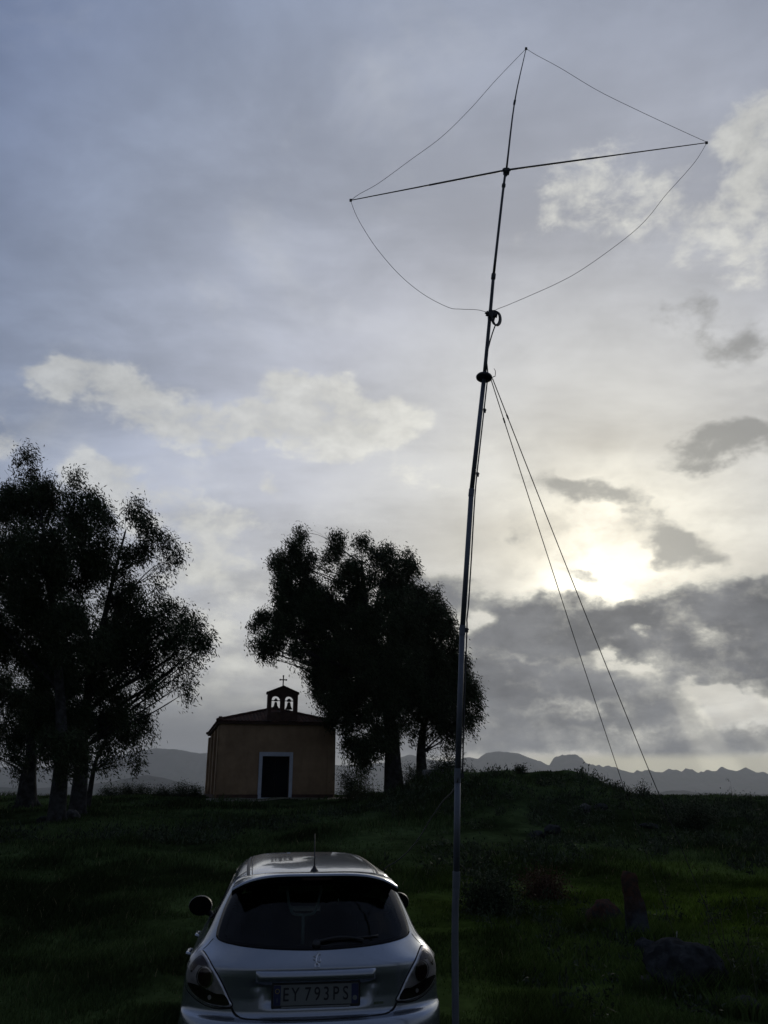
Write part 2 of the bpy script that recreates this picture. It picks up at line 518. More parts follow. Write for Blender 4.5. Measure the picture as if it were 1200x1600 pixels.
def H(x, y):
    """ground height"""
    x = np.asarray(x, float); y = np.asarray(y, float)
    z = np.interp(y, _gy, _gz)
    z = np.where(y > 690, np.interp(y, HY, HZ), z)
    near = np.exp(-((y - 20) / 70.0) ** 4) * np.exp(-(x / 90.0) ** 4)
    # the knoll falls away to both sides
    side = np.clip((np.abs(x) - 30) / 200, 0, 1); side = side * side * (3 - 2 * side)
    z = z * (1 - side) + np.minimum(z, -28) * side
    # grassy mound on the right, in front of the far range
    mx = (x - 6.0)
    wl = np.where(mx < 0, 5.0, 4.0)
    z = z + 1.52 * np.exp(-np.abs(mx / wl) ** 2.8) * np.exp(-((y - 34) / 6.0) ** 2)
    z = z + (0.16 * vnoise(x, y, 2.1, 41) + 0.09 * vnoise(x, y, .8, 42)) * np.exp(-((x - 6.0) / 6.5) ** 2) * np.exp(-((y - 33) / 6.0) ** 2)
    z = z + 0.45 * np.exp(-((x - 2.0) / 2.2) ** 2) * np.exp(-((y - 36) / 4.0) ** 2)
    z = z - 0.12 * np.exp(-((x + 22) / 8.0) ** 2) * np.exp(-((y - 45) / 15.0) ** 2)
    z = z + near * (0.10 * vnoise(x, y, 3.1, 1) + 0.075 * vnoise(x, y, 1.1, 2) + 0.12 * vnoise(x, y, 7.0, 3) * np.clip((y - 9) / 12, 0, 1))
    far = np.clip((y - 150) / 400, 0, 1)
    z = z + far * 2.0 * vnoise(x, y, 260, 4)
    return z
def h1(x, y): return float(H(np.array([x]), np.array([y]))[0])

def patch(x, y):
    """meadow colour: dark weedy turf, with brighter fresh grass on the right"""
    n = 0.5 + 0.5 * (0.6 * vnoise(x, y, 2.6, 5) + 0.4 * vnoise(x, y, 0.9, 6))
    fresh = np.exp(-((x - 5.5) / 6.0) ** 2 - ((y - 15.0) / 4.2) ** 2) + .9 * np.exp(-((x - 9) / 4.0) ** 2 - ((y - 12.0) / 3.5) ** 2) + 0.35 * np.exp(-((x - 1.5) / 1.6) ** 2 - ((y - 10) / 4.0) ** 2)
    fresh = np.clip(fresh * (0.35 + 1.1 * n), 0, 1)
    dark = np.array([.040, .062, .022]); weed = np.array([.058, .084, .034]); lush = np.array([.090, .138, .020])
    c = dark[None] * (1 - n[:, None]) + weed[None] * n[:, None]
    c = c * (1 - fresh[:, None]) + lush[None] * fresh[:, None]
    blot = 0.5 + 0.5 * np.clip(1.4 * vnoise(x, y, 1.7, 31) + .9 * vnoise(x, y, .6, 32) + .9 * vnoise(x, y, 5.0, 33), -1, 1)
    c = c * (.42 + .78 * blot)[:, None]
    return c

def build_ground():
    def axis(lo, hi, fine, far, n):
        a = list(np.arange(lo, hi + 1e-6, fine))
        st = fine; x = hi
        while x < far: st *= 1.14; x += st; a.append(x)
        st = fine; x = lo; b = []
        while x > -far: st *= 1.14; x -= st; b.append(x)
        return np.array(b[::-1] + a)
    xs = axis(-24, 20, .22, 9000, 0); ys = axis(-6, 62, .25, 9000, 0)
    X, Y = np.meshgrid(xs, ys)
    x = X.ravel(); y = Y.ravel()
    z = H(x, y)
    n = len(xs); m = len(ys)
    i = np.arange((m - 1) * (n - 1)); r = i // (n - 1); c = i % (n - 1)
    q = np.stack([r * n + c, r * n + c + 1, (r + 1) * n + c + 1, (r + 1) * n + c], 1)
    t = patch(x, y) * 0.8
    mat = material('meadow soil and turf', attr='tint', rough=.95, vary=.45, scale=2.5, bump=.6, bscale=9, spec=.0)
    g = np_mesh('ground', np.stack([x, y, z], 1), q, mat, smooth=True, tint=t)
    tag(g, kind='structure')
build_ground()

# ------------------------------------------------------------------ grass (nobody could count it)
def blades(x, y, hgt, wid, lean, wind, cols, z0=None, bend=.55):
    n = len(x)
    z = H(x, y) if z0 is None else z0
    a = RNG.uniform(0, 2 * np.pi, n)
    lx = np.cos(a) * lean + wind; ly = np.sin(a) * lean
    b = RNG.uniform(0, np.pi, n); wx = np.cos(b) * wid * .5; wy = np.sin(b) * wid * .5
    base = np.stack([x, y, z - .02], 1)
    w = np.stack([wx, wy, np.zeros(n)], 1)
    mid = base + np.stack([lx * hgt * .25, ly * hgt * .25, hgt * bend], 1)
    tip = base + np.stack([lx * hgt, ly * hgt, hgt], 1)
    v = np.stack([base - w, base + w, mid + w * .8, mid - w * .8, tip], 1).reshape(-1, 3)
    i = np.arange(n)[:, None] * 5
    f = np.concatenate([i + np.array([[0, 1, 2]]), i + np.array([[0, 2, 3]]), i + np.array([[3, 2, 4]])])
    t = np.repeat(cols, 5, axis=0)
    return v, f, t

def in_car(x, y):
    c, s = math.cos(R(8)), math.sin(R(8))
    u = (x + .417) * c + (y - 5.65) * s; v = -(x + .417) * s + (y - 5.65) * c
    return (np.abs(u) < .85) & (v > -.1) & (v < 3.95)

def build_grass():
    V = []; Fc = []; T = []; off = 0
    def add(n, ylo, yhi, spread, h0, w0, clump, bright=1.0):
        nonlocal off
        u = RNG.uniform(0, 1, n)
        y = ylo + (yhi - ylo) * u
        x = RNG.uniform(-1, 1, n) * (y * .52 + 1.5) * spread
        d = vnoise(x, y, clump, 11) + .5 * vnoise(x, y, clump * .35, 12)
        keep = RNG.uniform(-1.5, 1.2, n) < d
        keep &= ~in_car(x, y) & ~((y > 39) & (y < 53) & (x < -1.5) & (x > -11) & (y < 43 + (x + 9) * .3 + 12) & (y > 41.2 + (x + 9) * .25))
        x = x[keep]; y = y[keep]; d = d[keep]; n = len(x)
        hh = h0 * RNG.uniform(.45, 1.25, n) * (1 + .65 * np.clip(d, -1, 1.5)) * (1 + 1.3 * np.clip(vnoise(x, y, clump * 1.7, 15) * 2 - .5, 0, 1))
        ww = w0 * RNG.uniform(.6, 1.4, n)
        c = patch(x, y) * RNG.uniform(.65, 1.5, (n, 1)) * bright
        dry = RNG.uniform(0, 1, n) < .02
        c[dry] = np.array([.14, .13, .07]) * RNG.uniform(.5, 1.1, (dry.sum(), 1))
        v, f, t = blades(x, y, hh, ww, .5, .12, c)
        V.append(v); Fc.append(f + off); T.append(t); off += len(v)
    def tufts(spots):
        nonlocal off
        for px, py, Y, r, n, hh in spots:
            c0 = at(px, py, Y)
            a = RNG.uniform(0, 6.28, n); q = r * RNG.uniform(.45, 1.1, n)
            x = c0.x + np.cos(a) * q; y = Y + np.sin(a) * q * .8
            c = patch(x, y) * RNG.uniform(.6, 1.5, (n, 1))
            v, f, t = blades(x, y, hh * RNG.uniform(.4, 1.3, n), .011 * RNG.uniform(.6, 1.5, n), .5, .1, c)
            V.append(v); Fc.append(f + off); T.append(t); off += len(v)
    tufts([(1072, 1500, 9.6, .62, 2600, .26), (942, 1430, 12.6, .5, 1800, .24), (1160, 1535, 8.6, .3, 900, .2), (1000, 1450, 12.0, .4, 1200, .24), (1016, 1500, 9.5, .28, 700, .2), (711, 1600, 5.6, .25, 500, .2)])
    add(230000, 3.5, 10, 1.0, .085, .009, .9)
    add(200000, 10, 18, 1.0, .10, .014, 1.3)
    add(130000, 18, 32, 1.0, .12, .024, 2.0)
    add(70000, 32, 56, 1.0, .14, .040, 2.6)
    mat = material('meadow grass', attr='tint', rough=.85, trans=.15, spec=.0)
    o = np_mesh('grass', np.concatenate(V), np.concatenate(Fc), mat, tint=np.concatenate(T))
    tag(o, 'short uneven meadow grass covering the knoll', 'grass', kind='stuff')
build_grass()

# ------------------------------------------------------------------ mountains
def build_mountains():
    ranges = [
        # (profile in picture points, distance, depth, roughness, albedo)
        ([(-900, 1200), (-500, 1185), (-200, 1196), (60, 1200), (110, 1196), (150, 1188), (200, 1177), (240, 1169), (275, 1171), (310, 1177), (345, 1176), (400, 1182),
          (470, 1192), (540, 1196), (600, 1192), (640, 1179), (662, 1184), (690, 1190), (712, 1187), (732, 1183), (748, 1185), (760, 1177), (780, 1174), (812, 1177), (828, 1184), (845, 1190), (858, 1196),
          (868, 1184), (880, 1179.5), (900, 1178.5), (910, 1184), (916, 1190), (930, 1195), (944, 1197), (952, 1193), (960, 1199), (975, 1202), (990, 1207), (1002, 1205), (1012, 1203.5), (1022, 1206),
          (1034, 1205), (1046, 1200.5), (1056, 1202), (1064, 1204.5), (1074, 1201.5), (1084, 1206), (1096, 1204), (1108, 1202), (1120, 1203.5), (1130, 1199.5), (1140, 1203), (1150, 1205), (1160, 1201.5),
          (1170, 1201), (1180, 1207), (1190, 1206), (1200, 1211), (1260, 1209), (1330, 1202), (1450, 1206), (1700, 1196), (2100, 1205)], 6800, 1500, 1.0),
        ([(-700, 1232), (-300, 1222), (-40, 1228), (60, 1232), (120, 1228), (170, 1222), (200, 1216), (228, 1211), (250, 1214), (280, 1221), (310, 1229), (340, 1233), (420, 1236), (560, 1237), (900, 1238),
          (1020, 1239), (1045, 1235), (1070, 1236), (1100, 1240), (1150, 1241), (1300, 1239), (1700, 1236)], 3600, 700, .5)]
    for prof, D, depth, rough in ranges:
        px = np.array([p[0] for p in prof], float); py = np.array([p[1] for p in prof], float)
        U = np.linspace(px[0], px[-1], 1400)
        zr = np.array([at(u, np.interp(u, px, py), D)[2] for u in U])
        xr = np.array([at(u, 1200, D)[0] for u in U])
        rows = 26
        vs = []
        for j in range(rows):
            t = j / (rows - 1) * 2 - 1
            y = D + t * depth * (1 + .25 * np.sin(U * .01 + 1))
            prof_t = (1 - abs(t)) ** (1.25)
            spur = 1 - (.45 * np.abs(vnoise(xr, y * .6, 420, 21)) + .3 * np.abs(vnoise(xr, y, 150, 22)) + .12 * np.abs(vnoise(xr, y, 60, 23))) * (1 - prof_t ** 2) * rough
            z = -32 + (zr + 32 + 4 * rough * vnoise(xr, y, 38, 24)) * prof_t * spur * .97
            vs.append(np.stack([xr, y, z], 1))
        # a row exactly on the crest
        vs.insert(rows // 2, np.stack([xr, np.full_like(xr, D), zr + (3 * vnoise(xr, xr * 0, 22, 25) + (20 * (1 - np.abs(vnoise(xr, xr * 0, 95, 27))) ** 2 + 14 * (1 - np.abs(vnoise(xr, xr * 0, 41, 28))) ** 2 - 18) * np.clip((xr - 1100) / 500, .12, 1)) * rough], 1))
        rows += 1
        v = np.concatenate(vs); n = len(U)
        i = np.arange((rows - 1) * (n - 1)); r = i // (n - 1); c = i % (n - 1)
        q = np.stack([r * n + c, r * n + c + 1, (r + 1) * n + c + 1, (r + 1) * n + c], 1)
        mat = material('mountain scrub and rock', (.035, .045, .035), rough=1.0, second=(.06, .06, .055), scale=.006, vary=.3, spec=.0)
        o = np_mesh('mountains', v, q, mat, smooth=True)
        tag(o, kind='structure')
build_mountains()

def build_haze():
    mb = MB().box((0, 0, (-60 + 420) / 2), (19000, 19000, 480))
    o = mb.build('haze')
    m = bpy.data.materials.new('thin evening air')
    m.use_nodes = True; m.node_tree.nodes.clear()
    g = NG(m.node_tree)
    p = g.node('ShaderNodeVolumePrincipled')
    p.inputs['Color'].default_value = (.86, .90, .96, 1)
    p.inputs['Density'].default_value = 0.76e-4
    p.inputs['Anisotropy'].default_value = .45
    out = g.node('ShaderNodeOutputMaterial')
    g.l.new(p.outputs[0], out.inputs['Volume'])
    m.cycles.homogeneous_volume = True
    o.data.materials.append(m)
    o.display_type = 'BOUNDS'
    tag(o, 'thin grey evening haze between the knoll and the mountains', 'haze', kind='stuff')
build_haze()

# ------------------------------------------------------------------ trees
BARK = material('pale eucalyptus bark', (.045, .045, .044), rough=.95, second=(.024, .023, .021), scale=3.0, vary=.3, bump=.8, bscale=22, spec=.1)
LEAF = material('eucalyptus leaf', attr='tint', rough=.7, trans=.08, spec=.08)

def leaf_cloud(centres, per, spread, length, width, wind, hang, tintc):
    """many single leaves hung round twig ends; returns verts, faces, tints"""
    k = len(centres)
    n = k * per
    c = np.repeat(centres, per, axis=0)
    off = RNG.normal(0, 1, (n, 3)) * spread * np.array([1, 1, 1.15])
    p = c + off
    p[:, 0] += np.abs(RNG.normal(0, .3, n)) * spread
    d = RNG.normal(0, .55, (n, 3)); d[:, 2] -= hang; d[:, 0] += wind
    d /= np.linalg.norm(d, axis=1)[:, None]
    r = RNG.normal(0, 1, (n, 3))
    w = np.cross(d, r); w /= np.linalg.norm(w, axis=1)[:, None] + 1e-9
    L = length * RNG.uniform(.6, 1.3, n)[:, None]; W = width * RNG.uniform(.6, 1.3, n)[:, None]
    v = np.stack([p, p + d * L * .45 + w * W * .5, p + d * L, p + d * L * .45 - w * W * .5], 1).reshape(-1, 3)
    f = np.arange(n * 4).reshape(-1, 4)
    clump = np.repeat(RNG.uniform(.6, 1.5, (k, 1)), per, axis=0)
    t = np.repeat(np.array(tintc)[None] * clump * RNG.uniform(.7, 1.35, (n, 1)), 4, axis=0)
    return v, f, t

def branch_pts(a, b, sag, n=7, wob=.12):
    a = Vector(a); b = Vector(b)
    L = (b - a).length
    out = []
    o1 = Vector(RNG.normal(0, wob * L * .35, 3)); o2 = Vector(RNG.normal(0, wob * L * .35, 3))
    for i in range(n):
        t = i / (n - 1)
        p = a.lerp(b, t)
        p = p + Vector((0, 0, sag * L * math.sin(t * math.pi) * .5)) + o1 * math.sin(t * math.pi) + o2 * math.sin(2 * t * math.pi) * .5
        out.append(p)
    return out

def tree(label, Y, foot, trunk_px, lobes, base_r, depth=2.4, leaf=.20, lw=.05, density=1.0, trunks=None, name='eucalyptus_tree', group=None, tint=(.030, .042, .020), wind=.45, twiggy=1.0, rise=.75):
    """foot/trunk/lobes are read off the photograph and set out at the tree's own distance, with their own depth"""
    fx = at(foot, 1240, Y)[0]
    base = Vector((fx, Y, h1(fx, Y) - .12))
    root = empty(name, base)
    tag(root, label, 'tree', group)
    loc = lambda p: Vector(p) - base
    # trunk
    tb = MB()
    tp = [loc(base)] + [loc(at(x, y, Y + dy)) for x, y, dy in trunk_px]
    path = spline(tp, 6)
    m = len(path)
    rad = [base_r * (math.exp(-i / m * 9) * .20 + 1 - .90 * i / m) for i in range(m)]
    tb.tube(path, rad, 12)
    # root flare lumps
    for k in range(5):
        a = k * 1.256 + .4
        tb.tube([(0.5 * base_r * math.cos(a), 0.5 * base_r * math.sin(a), .45), (1.1 * base_r * math.cos(a), 1.1 * base_r * math.sin(a), .12), (1.9 * base_r * math.cos(a), 1.9 * base_r * math.sin(a), -.08)],
                [.34 * base_r, .36 * base_r, .2 * base_r], 7)
    lb = MB()
    cs = []
    lobes3 = []
    for q in lobes:
        x, y, r = q[:3]; dens = q[3] if len(q) > 3 else 1.0
        zc = Y * 1.0
        rm = r * Y / F * .93
        dy = RNG.uniform(-1, 1) * min(depth, .35 * depth + rm * .9)
        c = at(x, y, Y + dy)
        lobes3.append((c, rm, dens))
    # limbs: from the trunk to each lobe, sprouting where the trunk is lower than the lobe
    for c, rm, dens in lobes3:
        cl = loc(c)
        best = None
        for i, p in enumerate(path):
            if i < m * .22: continue
            dz = cl.z - p.z
            horiz = math.hypot(cl.x - p.x, cl.y - p.y)
            cost = (Vector(cl) - p).length + 2.2 * max(0, horiz * rise - dz)
            if best is None or cost < best[0]: best = (cost, i, p)
        i = best[1]
        bp = branch_pts(best[2], cl, .05, 8, .09)
        r0 = min(rad[i] * .40, .016 + .011 * (cl - best[2]).length)
        lb.tube(bp, [r0 * (1 - .82 * k / 7) for k in range(8)], 6, cap=False)
        # twigs into the lobe
        for k in range(int(4 + rm * 5)):
            e = cl + Vector(RNG.normal(0, rm * .55, 3))
            s = bp[int(RNG.integers(4, 8))]
            lb.tube(branch_pts(s, e, .1, 5), [r0 * .22, r0 * .18, r0 * .14, r0 * .09, .005], 4, cap=False)
        nsub = int(5 + 9 * rm ** 1.9)
        nt = int(max(14, 300 * rm ** 2.0 * dens ** 1.1 * density * twiggy))
        u = RNG.normal(0, 1, (nt, 3)); u /= np.linalg.norm(u, axis=1)[:, None]
        rr = rm * RNG.uniform(0, 1, (nt, 1)) ** (.42)
        lump = 1 + .38 * np.sin(u[:, :1] * 6 + c[0]) * np.cos(u[:, 2:3] * 5 + c[2])
        su = RNG.normal(0, 1, (nsub, 3)); su /= np.linalg.norm(su, axis=1)[:, None]
        sc_ = su * rm * RNG.uniform(.1, 1.0, (nsub, 1)) ** .5 * np.array([1, 1.05, 1.0])
        pick = RNG.integers(0, nsub, nt)
        hangv = np.abs(RNG.normal(0, .30, nt))
        pts = np.array(cl)[None] + sc_[pick] * .92 + RNG.normal(0, .15, (nt, 3)) * (.6 + .4 * min(rm, 1.5))
        pts[:, 2] -= hangv * .8 - .12; pts[:, 0] += hangv * .25 + .05
        cs.append(pts)
    cs = np.concatenate(cs)
    per = 14
    v, f, t = leaf_cloud(cs, per, .15, leaf, lw, wind, .75, tint)
    tb.build('trunk', BARK, root, smooth=True)
    lb.build('limbs', BARK, root, smooth=True)
    np_mesh('crown', v, f, LEAF, root, tint=t)
    return root, len(f)

NL = 0
A_lobes = [(463, 832, 12), (457, 852, 20), (470, 878, 30), (432, 872, 14), (447, 880, 22), (424, 880, 9, .7), (518, 848, 17), (514, 872, 19), (450, 915, 32), (488, 925, 36), (520, 905, 18, .9),
           (480, 948, 30), (468, 925, 26), (512, 945, 30), (442, 935, 16), (456, 955, 24), (545, 940, 34), (643, 985, 30), (650, 1045, 30), (645, 1015, 30), (655, 960, 18), (404, 962, 15), (394, 978, 10), (399, 1008, 15), (412, 1018, 14), (425, 960, 20), (440, 985, 28), (422, 1000, 20, .8), (424, 1028, 8, .7), (456, 1016, 16, .8), (468, 995, 30),
           (566, 848, 15), (578, 866, 22), (556, 905, 34), (548, 880, 18), (604, 862, 13), (610, 882, 24), (600, 915, 38), (632, 872, 11), (640, 896, 20), (646, 920, 20), (630, 945, 34),
           (595, 965, 55), (540, 975, 52), (496, 985, 48), (492, 1035, 30), (520, 1040, 52), (575, 1040, 58), (620, 1020, 42), (486, 1068, 12, .5), (500, 1090, 18, .8), (512, 1112, 18, .8), (508, 1060, 26), (496, 1076, 14, .6), (530, 1090, 30),
           (555, 1100, 45), (600, 1105, 45), (575, 1150, 34), (548, 1165, 26), (605, 1150, 22, .7), (535, 1130, 22, .6), (590, 1060, 40), (552, 1010, 45), (560, 1195, 18, .5)]
r_, n_ = tree('tall dense dark eucalyptus on a thick trunk, just right of the chapel', 42.5, 617,
     [(614, 1200, 0), (612, 1150, .1), (603, 1090, .2), (588, 1020, 0), (572, 950, -.2), (565, 880, 0)], A_lobes, .50, depth=3.0, rise=.35)
NL += n_
B_lobes = [(655, 935, 18), (680, 930, 10), (678, 950, 18), (690, 975, 20), (668, 985, 28), (698, 980, 12), (702, 1005, 22), (690, 1040, 38), (660, 1040, 36), (714, 1040, 20), (722, 1068, 22),
           (733, 1088, 14), (737, 1110, 12), (718, 1110, 24), (690, 1095, 34), (655, 1100, 34), (640, 1130, 20, .7), (728, 1130, 12, .7), (700, 1135, 20, .7), (695, 1168, 9, .8), (703, 1158, 8, .7), (705, 1072, 30), (675, 1062, 36), (672, 960, 22), (672, 1130, 28), (640, 1080, 30), (650, 1000, 30)]
r_, n_ = tree('smaller eucalyptus with a bare lower trunk, right beside the thick-trunked one', 43.5, 662,
     [(658, 1185, 0), (660, 1150, .2), (668, 1100, 0), (676, 1040, 0), (674, 980, 0)], B_lobes, .30, depth=1.8)
NL += n_
L1 = [(36, 702, 9, .8), (42, 716, 8, .8), (28, 722, 12, .8), (38, 745, 15, .9), (65, 752, 16), (68, 775, 24), (20, 765, 30), (44, 790, 40), (0, 790, 40), (110, 742, 6, .5), (118, 748, 5, .4), (106, 768, 14, .8), (112, 790, 18, .9),
      (134, 775, 15), (140, 798, 22), (152, 815, 18), (105, 815, 36), (135, 850, 38), (165, 800, 10, .7), (60, 860, 62), (110, 900, 50), (0, 880, 60), (150, 895, 30), (60, 950, 62), (110, 980, 55), (10, 980, 60),
      (70, 1040, 60), (120, 1060, 48), (100, 1110, 40), (60, 1110, 36), (-40, 850, 60), (-50, 960, 60), (95, 1150, 26), (108, 1162, 24), (74, 1165, 24), (100, 1192, 13), (125, 1180, 15)]
r_, n_ = tree('tallest eucalyptus at the left edge, ending in thin leafy spires', 29.0, 93,
     [(95, 1200, 0), (96, 1140, 0), (92, 1060, .2), (84, 960, 0), (72, 860, 0), (60, 780, 0)], L1, .27, depth=2.4, density=1.5, leaf=.17, lw=.042)
NL += n_
L2 = [(202, 790, 14), (212, 808, 18), (225, 822, 18), (236, 838, 12), (250, 846, 14), (266, 858, 11), (262, 876, 12), (250, 885, 9, .6), (222, 858, 20), (204, 868, 18, .8), (232, 905, 14, .35), (245, 915, 10, .3), (185, 860, 18, .7),
      (180, 900, 24, .6), (205, 925, 22, .5), (250, 942, 13), (262, 952, 12), (275, 948, 12), (230, 950, 18, .6), (292, 972, 18), (308, 990, 15), (318, 1008, 9), (300, 1005, 18), (275, 995, 20, .8), (252, 985, 20, .6), (300, 1028, 12, .8),
      (272, 1025, 18, .6), (245, 1020, 22, .6), (290, 1050, 7, .6), (282, 1072, 6, .8), (285, 1085, 4, .8), (262, 1055, 14, .6), (240, 1068, 14, .5), (222, 1050, 20, .6), (200, 1000, 30, .9), (170, 960, 36), (195, 1040, 30, .9), (160, 1010, 44),
      (170, 1080, 36), (215, 985, 24, .7), (222, 1000, 24), (235, 975, 20), (190, 930, 28), (215, 1035, 26), (175, 1000, 40), (205, 968, 26), (262, 1005, 20), (280, 975, 14), (225, 1070, 16), (140, 1120, 34), (180, 1110, 22, .8)]
r_, n_ = tree('spreading eucalyptus with airy drooping branches reaching right towards the chapel', 31.5, 124,
     [(127, 1200, 0), (130, 1140, 0), (142, 1060, 0), (160, 980, .2), (178, 900, 0), (196, 830, 0)], L2, .28, depth=2.0, density=1.15, leaf=.17, lw=.042)
NL += n_
L3 = [(214, 1106, 13), (222, 1122, 12), (228, 1140, 9), (205, 1128, 18), (195, 1150, 16, .8), (215, 1155, 10, .8), (205, 1178, 8), (205, 1190, 6), (185, 1160, 14, .7), (168, 1172, 14, .8), (158, 1190, 11, .8), (172, 1140, 20), (185, 1120, 16), (150, 1165, 14), (178, 1190, 9, .6)]
r_, n_ = tree('low leaning eucalyptus with a thin slanted trunk, right of the left group', 35.0, 139,
     [(146, 1205, 0), (154, 1180, 0), (168, 1150, 0), (185, 1130, 0)], L3, .11, depth=1.3, density=.9, leaf=.18, lw=.045)
NL += n_
L0 = [(20, 1150, 26), (45, 1135, 34), (10, 1175, 12, .7), (18, 1195, 8, .8), (30, 1180, 14, .8), (62, 1175, 16, .7), (-20, 1130, 34), (40, 1090, 40), (0, 1080, 40), (-25, 1170, 24), (72, 1130, 26), (24, 1205, 7, .7)]
r_, n_ = tree('stout eucalyptus farthest left, its short thick trunk behind the others', 35.5, 44,
     [(44, 1215, 0), (48, 1185, 0), (46, 1140, 0), (36, 1080, 0)], L0, .40, depth=1.8, leaf=.18, lw=.045)
NL += n_


# ------------------------------------------------------------------ shrubs and tall weeds
def shrub(name, label, px, py_top, Y, rx, hgt, tint, dens=1.0, group=None, leaf=.09, lw=.03, cat='shrub'):
    x = at(px, 1240, Y)[0]
    base = Vector((x, Y, h1(x, Y) - .03))
    root = empty(name, base); tag(root, label, cat, group)
    st = MB()
    cen = []
    for k in range(int(9 * dens) + 3):
        a = RNG.uniform(0, 6.28); r = rx * RNG.uniform(.1, .95)
        tip = Vector((math.cos(a) * r, math.sin(a) * r, hgt * RNG.uniform(.5, 1.0) * (1 - .45 * (r / rx) ** 2)))
        pts = branch_pts((tip.x * .15, tip.y * .15, 0), tip, .05, 5)
        st.tube(pts, [.012, .010, .008, .006, .003], 4, cap=False)
        for q in pts[1:]:
            for _ in range(3):
                cen.append(np.array(q) + RNG.normal(0, .14 * rx + .03, 3) * np.array([1, 1, .7]))
    cen = np.array(cen); cen[:, 2] = np.clip(cen[:, 2], .03, None)
    v, f, t = leaf_cloud(cen, int(16 * dens) + 4, .07 + rx * .09, leaf, lw, .1, .0, tint)
    v[:, 2] = np.maximum(v[:, 2], -.02)
    st.build('stems', BARK, root)
    np_mesh('leaves', v, f, LEAF, root, tint=t)
    return root

DK = (.026, .036, .018); OL = (.040, .050, .022)
shrub('shrub', 'loose shrub in the gap between the chapel and the thick trunk', 545, 1190, 41, 1.1, 1.6, DK, 1.2, leaf=.13)
shrub('shrub', 'pale flowering scrub at the foot of the chapel right wall', 562, 1222, 39.5, .9, .85, OL, 1.0)
shrub('shrub', 'dark round shrub at the foot of the smaller right-hand eucalyptus', 652, 1215, 41.5, 1.0, 1.35, DK, 1.6, leaf=.12)
shrub('shrub', 'dark shrub on the mound crest behind the lower mast', 692, 1200, 36, .9, .75, DK, 1.3)
G = 'scrub along the skyline left of the chapel'
for i, (px, r, h_, lab) in enumerate([(172, .8, .45, 'low scrub clump on the skyline nearest the leaning tree'), (196, .6, .55, 'wispy scrub clump on the skyline, second right of the leaning tree'),
        (222, .9, .4, 'flat scrub clump on the skyline under the small far hill'), (252, .7, .42, 'low scrub clump on the skyline midway between trees and chapel'),
        (278, 1.0, .62, 'largest dark scrub clump on the skyline left of the chapel'), (302, .8, .5, 'scrub clump on the skyline closest to the chapel left wall')]):
    shrub('shrub', lab, px, 1230, 47 + (i % 3), r, h_, DK, .9, G)
shrub('shrub', 'thin spiky scrub tuft breaking the crest of the mound', 812, 1200, 34.5, .25, .24, DK, .6)
shrub('shrub', 'small bare bush breaking the skyline between the two guy ropes', 1003, 1228, 33, .35, .55, DK, .45, leaf=.06)
shrub('shrub', 'small scrub tuft on the skyline near the right edge', 1160, 1240, 36, .8, .25, DK, .8)
shrub('bramble_clump', 'dark matted bramble clump in the meadow just right of the mast', 762, 1372, 14.3, .55, .42, DK, 2.0, cat='bush', leaf=.06, lw=.025)
shrub('bramble_clump', 'reddish brown bramble clump in the meadow between mast and standing stone', 842, 1360, 15.5, .42, .34, (.055, .030, .018), 1.6, cat='bush', leaf=.05, lw=.02)
shrub('bramble_clump', 'dark thicket on the slope below the right end of the mound', 1075, 1262, 27, 1.1, .55, DK, 1.6, cat='bush')

def build_weeds():
    # low broad-leaved weeds growing through the turf in loose drifts
    V = []; Fc = []; T = []; off = 0
    n = 5200
    y = 8 + 30 * RNG.uniform(0, 1, n) ** .8
    x = RNG.uniform(-1, 1, n) * (y * .5 + 1)
    d = vnoise(x, y, 3.4, 51) + .6 * vnoise(x, y, 1.2, 52) + np.where((x > 0) & (y > 17), .35, -.25)
    k = (d > .35) & ~in_car(x, y)
    x = x[k]; y = y[k]; z = H(x, y)
    n = len(x)
    c = np.stack([x, y, z + .03], 1)
    s = RNG.uniform(.5, 1.5, n)
    for lo, hi, spread, leaf, lw, per in ((8, 18, .06, .07, .022, 26), (18, 40, .10, .12, .040, 22)):
        m = (y >= lo) & (y < hi)
        if not m.any(): continue
        v, f, t = leaf_cloud(c[m], per, spread, leaf, lw, .05, -.7, (.034, .046, .026))
        base = np.repeat(z[m], per * 4)
        v[:, 2] = base + np.abs(v[:, 2] - base) * np.repeat(s[m], per * 4)
        V.append(v); Fc.append(f + off); T.append(t); off += len(v)
    o = np_mesh('weeds', np.concatenate(V), np.concatenate(Fc), LEAF, tint=np.concatenate(T))
    tag(o, 'drifts of low dark weeds growing through the grass', 'weeds', kind='stuff')
build_weeds()

def weed(label, px, py0, py1, Y, lean=(0.0, 0.0), heads=3, tint=OL, group='dry weed stalks in the right-hand meadow'):
    """tall dry stalk with side twigs and seed heads"""
    g = at(px, py0, Y)
    base = Vector((g.x, Y, h1(g.x, Y) - .02))
    top = at(px, py1, Y).z - base.z
    root = empty('weed_stalk', base); tag(root, label, 'weed', group)
    st = MB(); cen = []
    top_v = Vector((lean[0], lean[1], top))
    pts = branch_pts((0, 0, 0), top_v, 0, 7, .06)
    st.tube(pts, [.006, .0055, .005, .0045, .004, .003, .002], 5)
    for k in range(heads * 3):
        s = pts[int(RNG.integers(2, 7))]
        e = s + Vector((RNG.normal(0, .10), RNG.normal(0, .10), RNG.uniform(.02, .14)))
        st.tube(branch_pts(s, e, .1, 4), [.003, .0025, .002, .0015], 4)
        cen.append(np.array(e))
    st.build('stem', material('dry stalk', (.06, .055, .035), rough=.9), root)
    v, f, t = leaf_cloud(np.array(cen), 14, .03, .05, .014, 0, -.2, tint)
    np_mesh('leaves', v, f, LEAF, root, tint=t)
weed('leafy weed stalk standing behind the large boulder', 1100, 1420, 1372, 11.0, (.03, 0), 3)
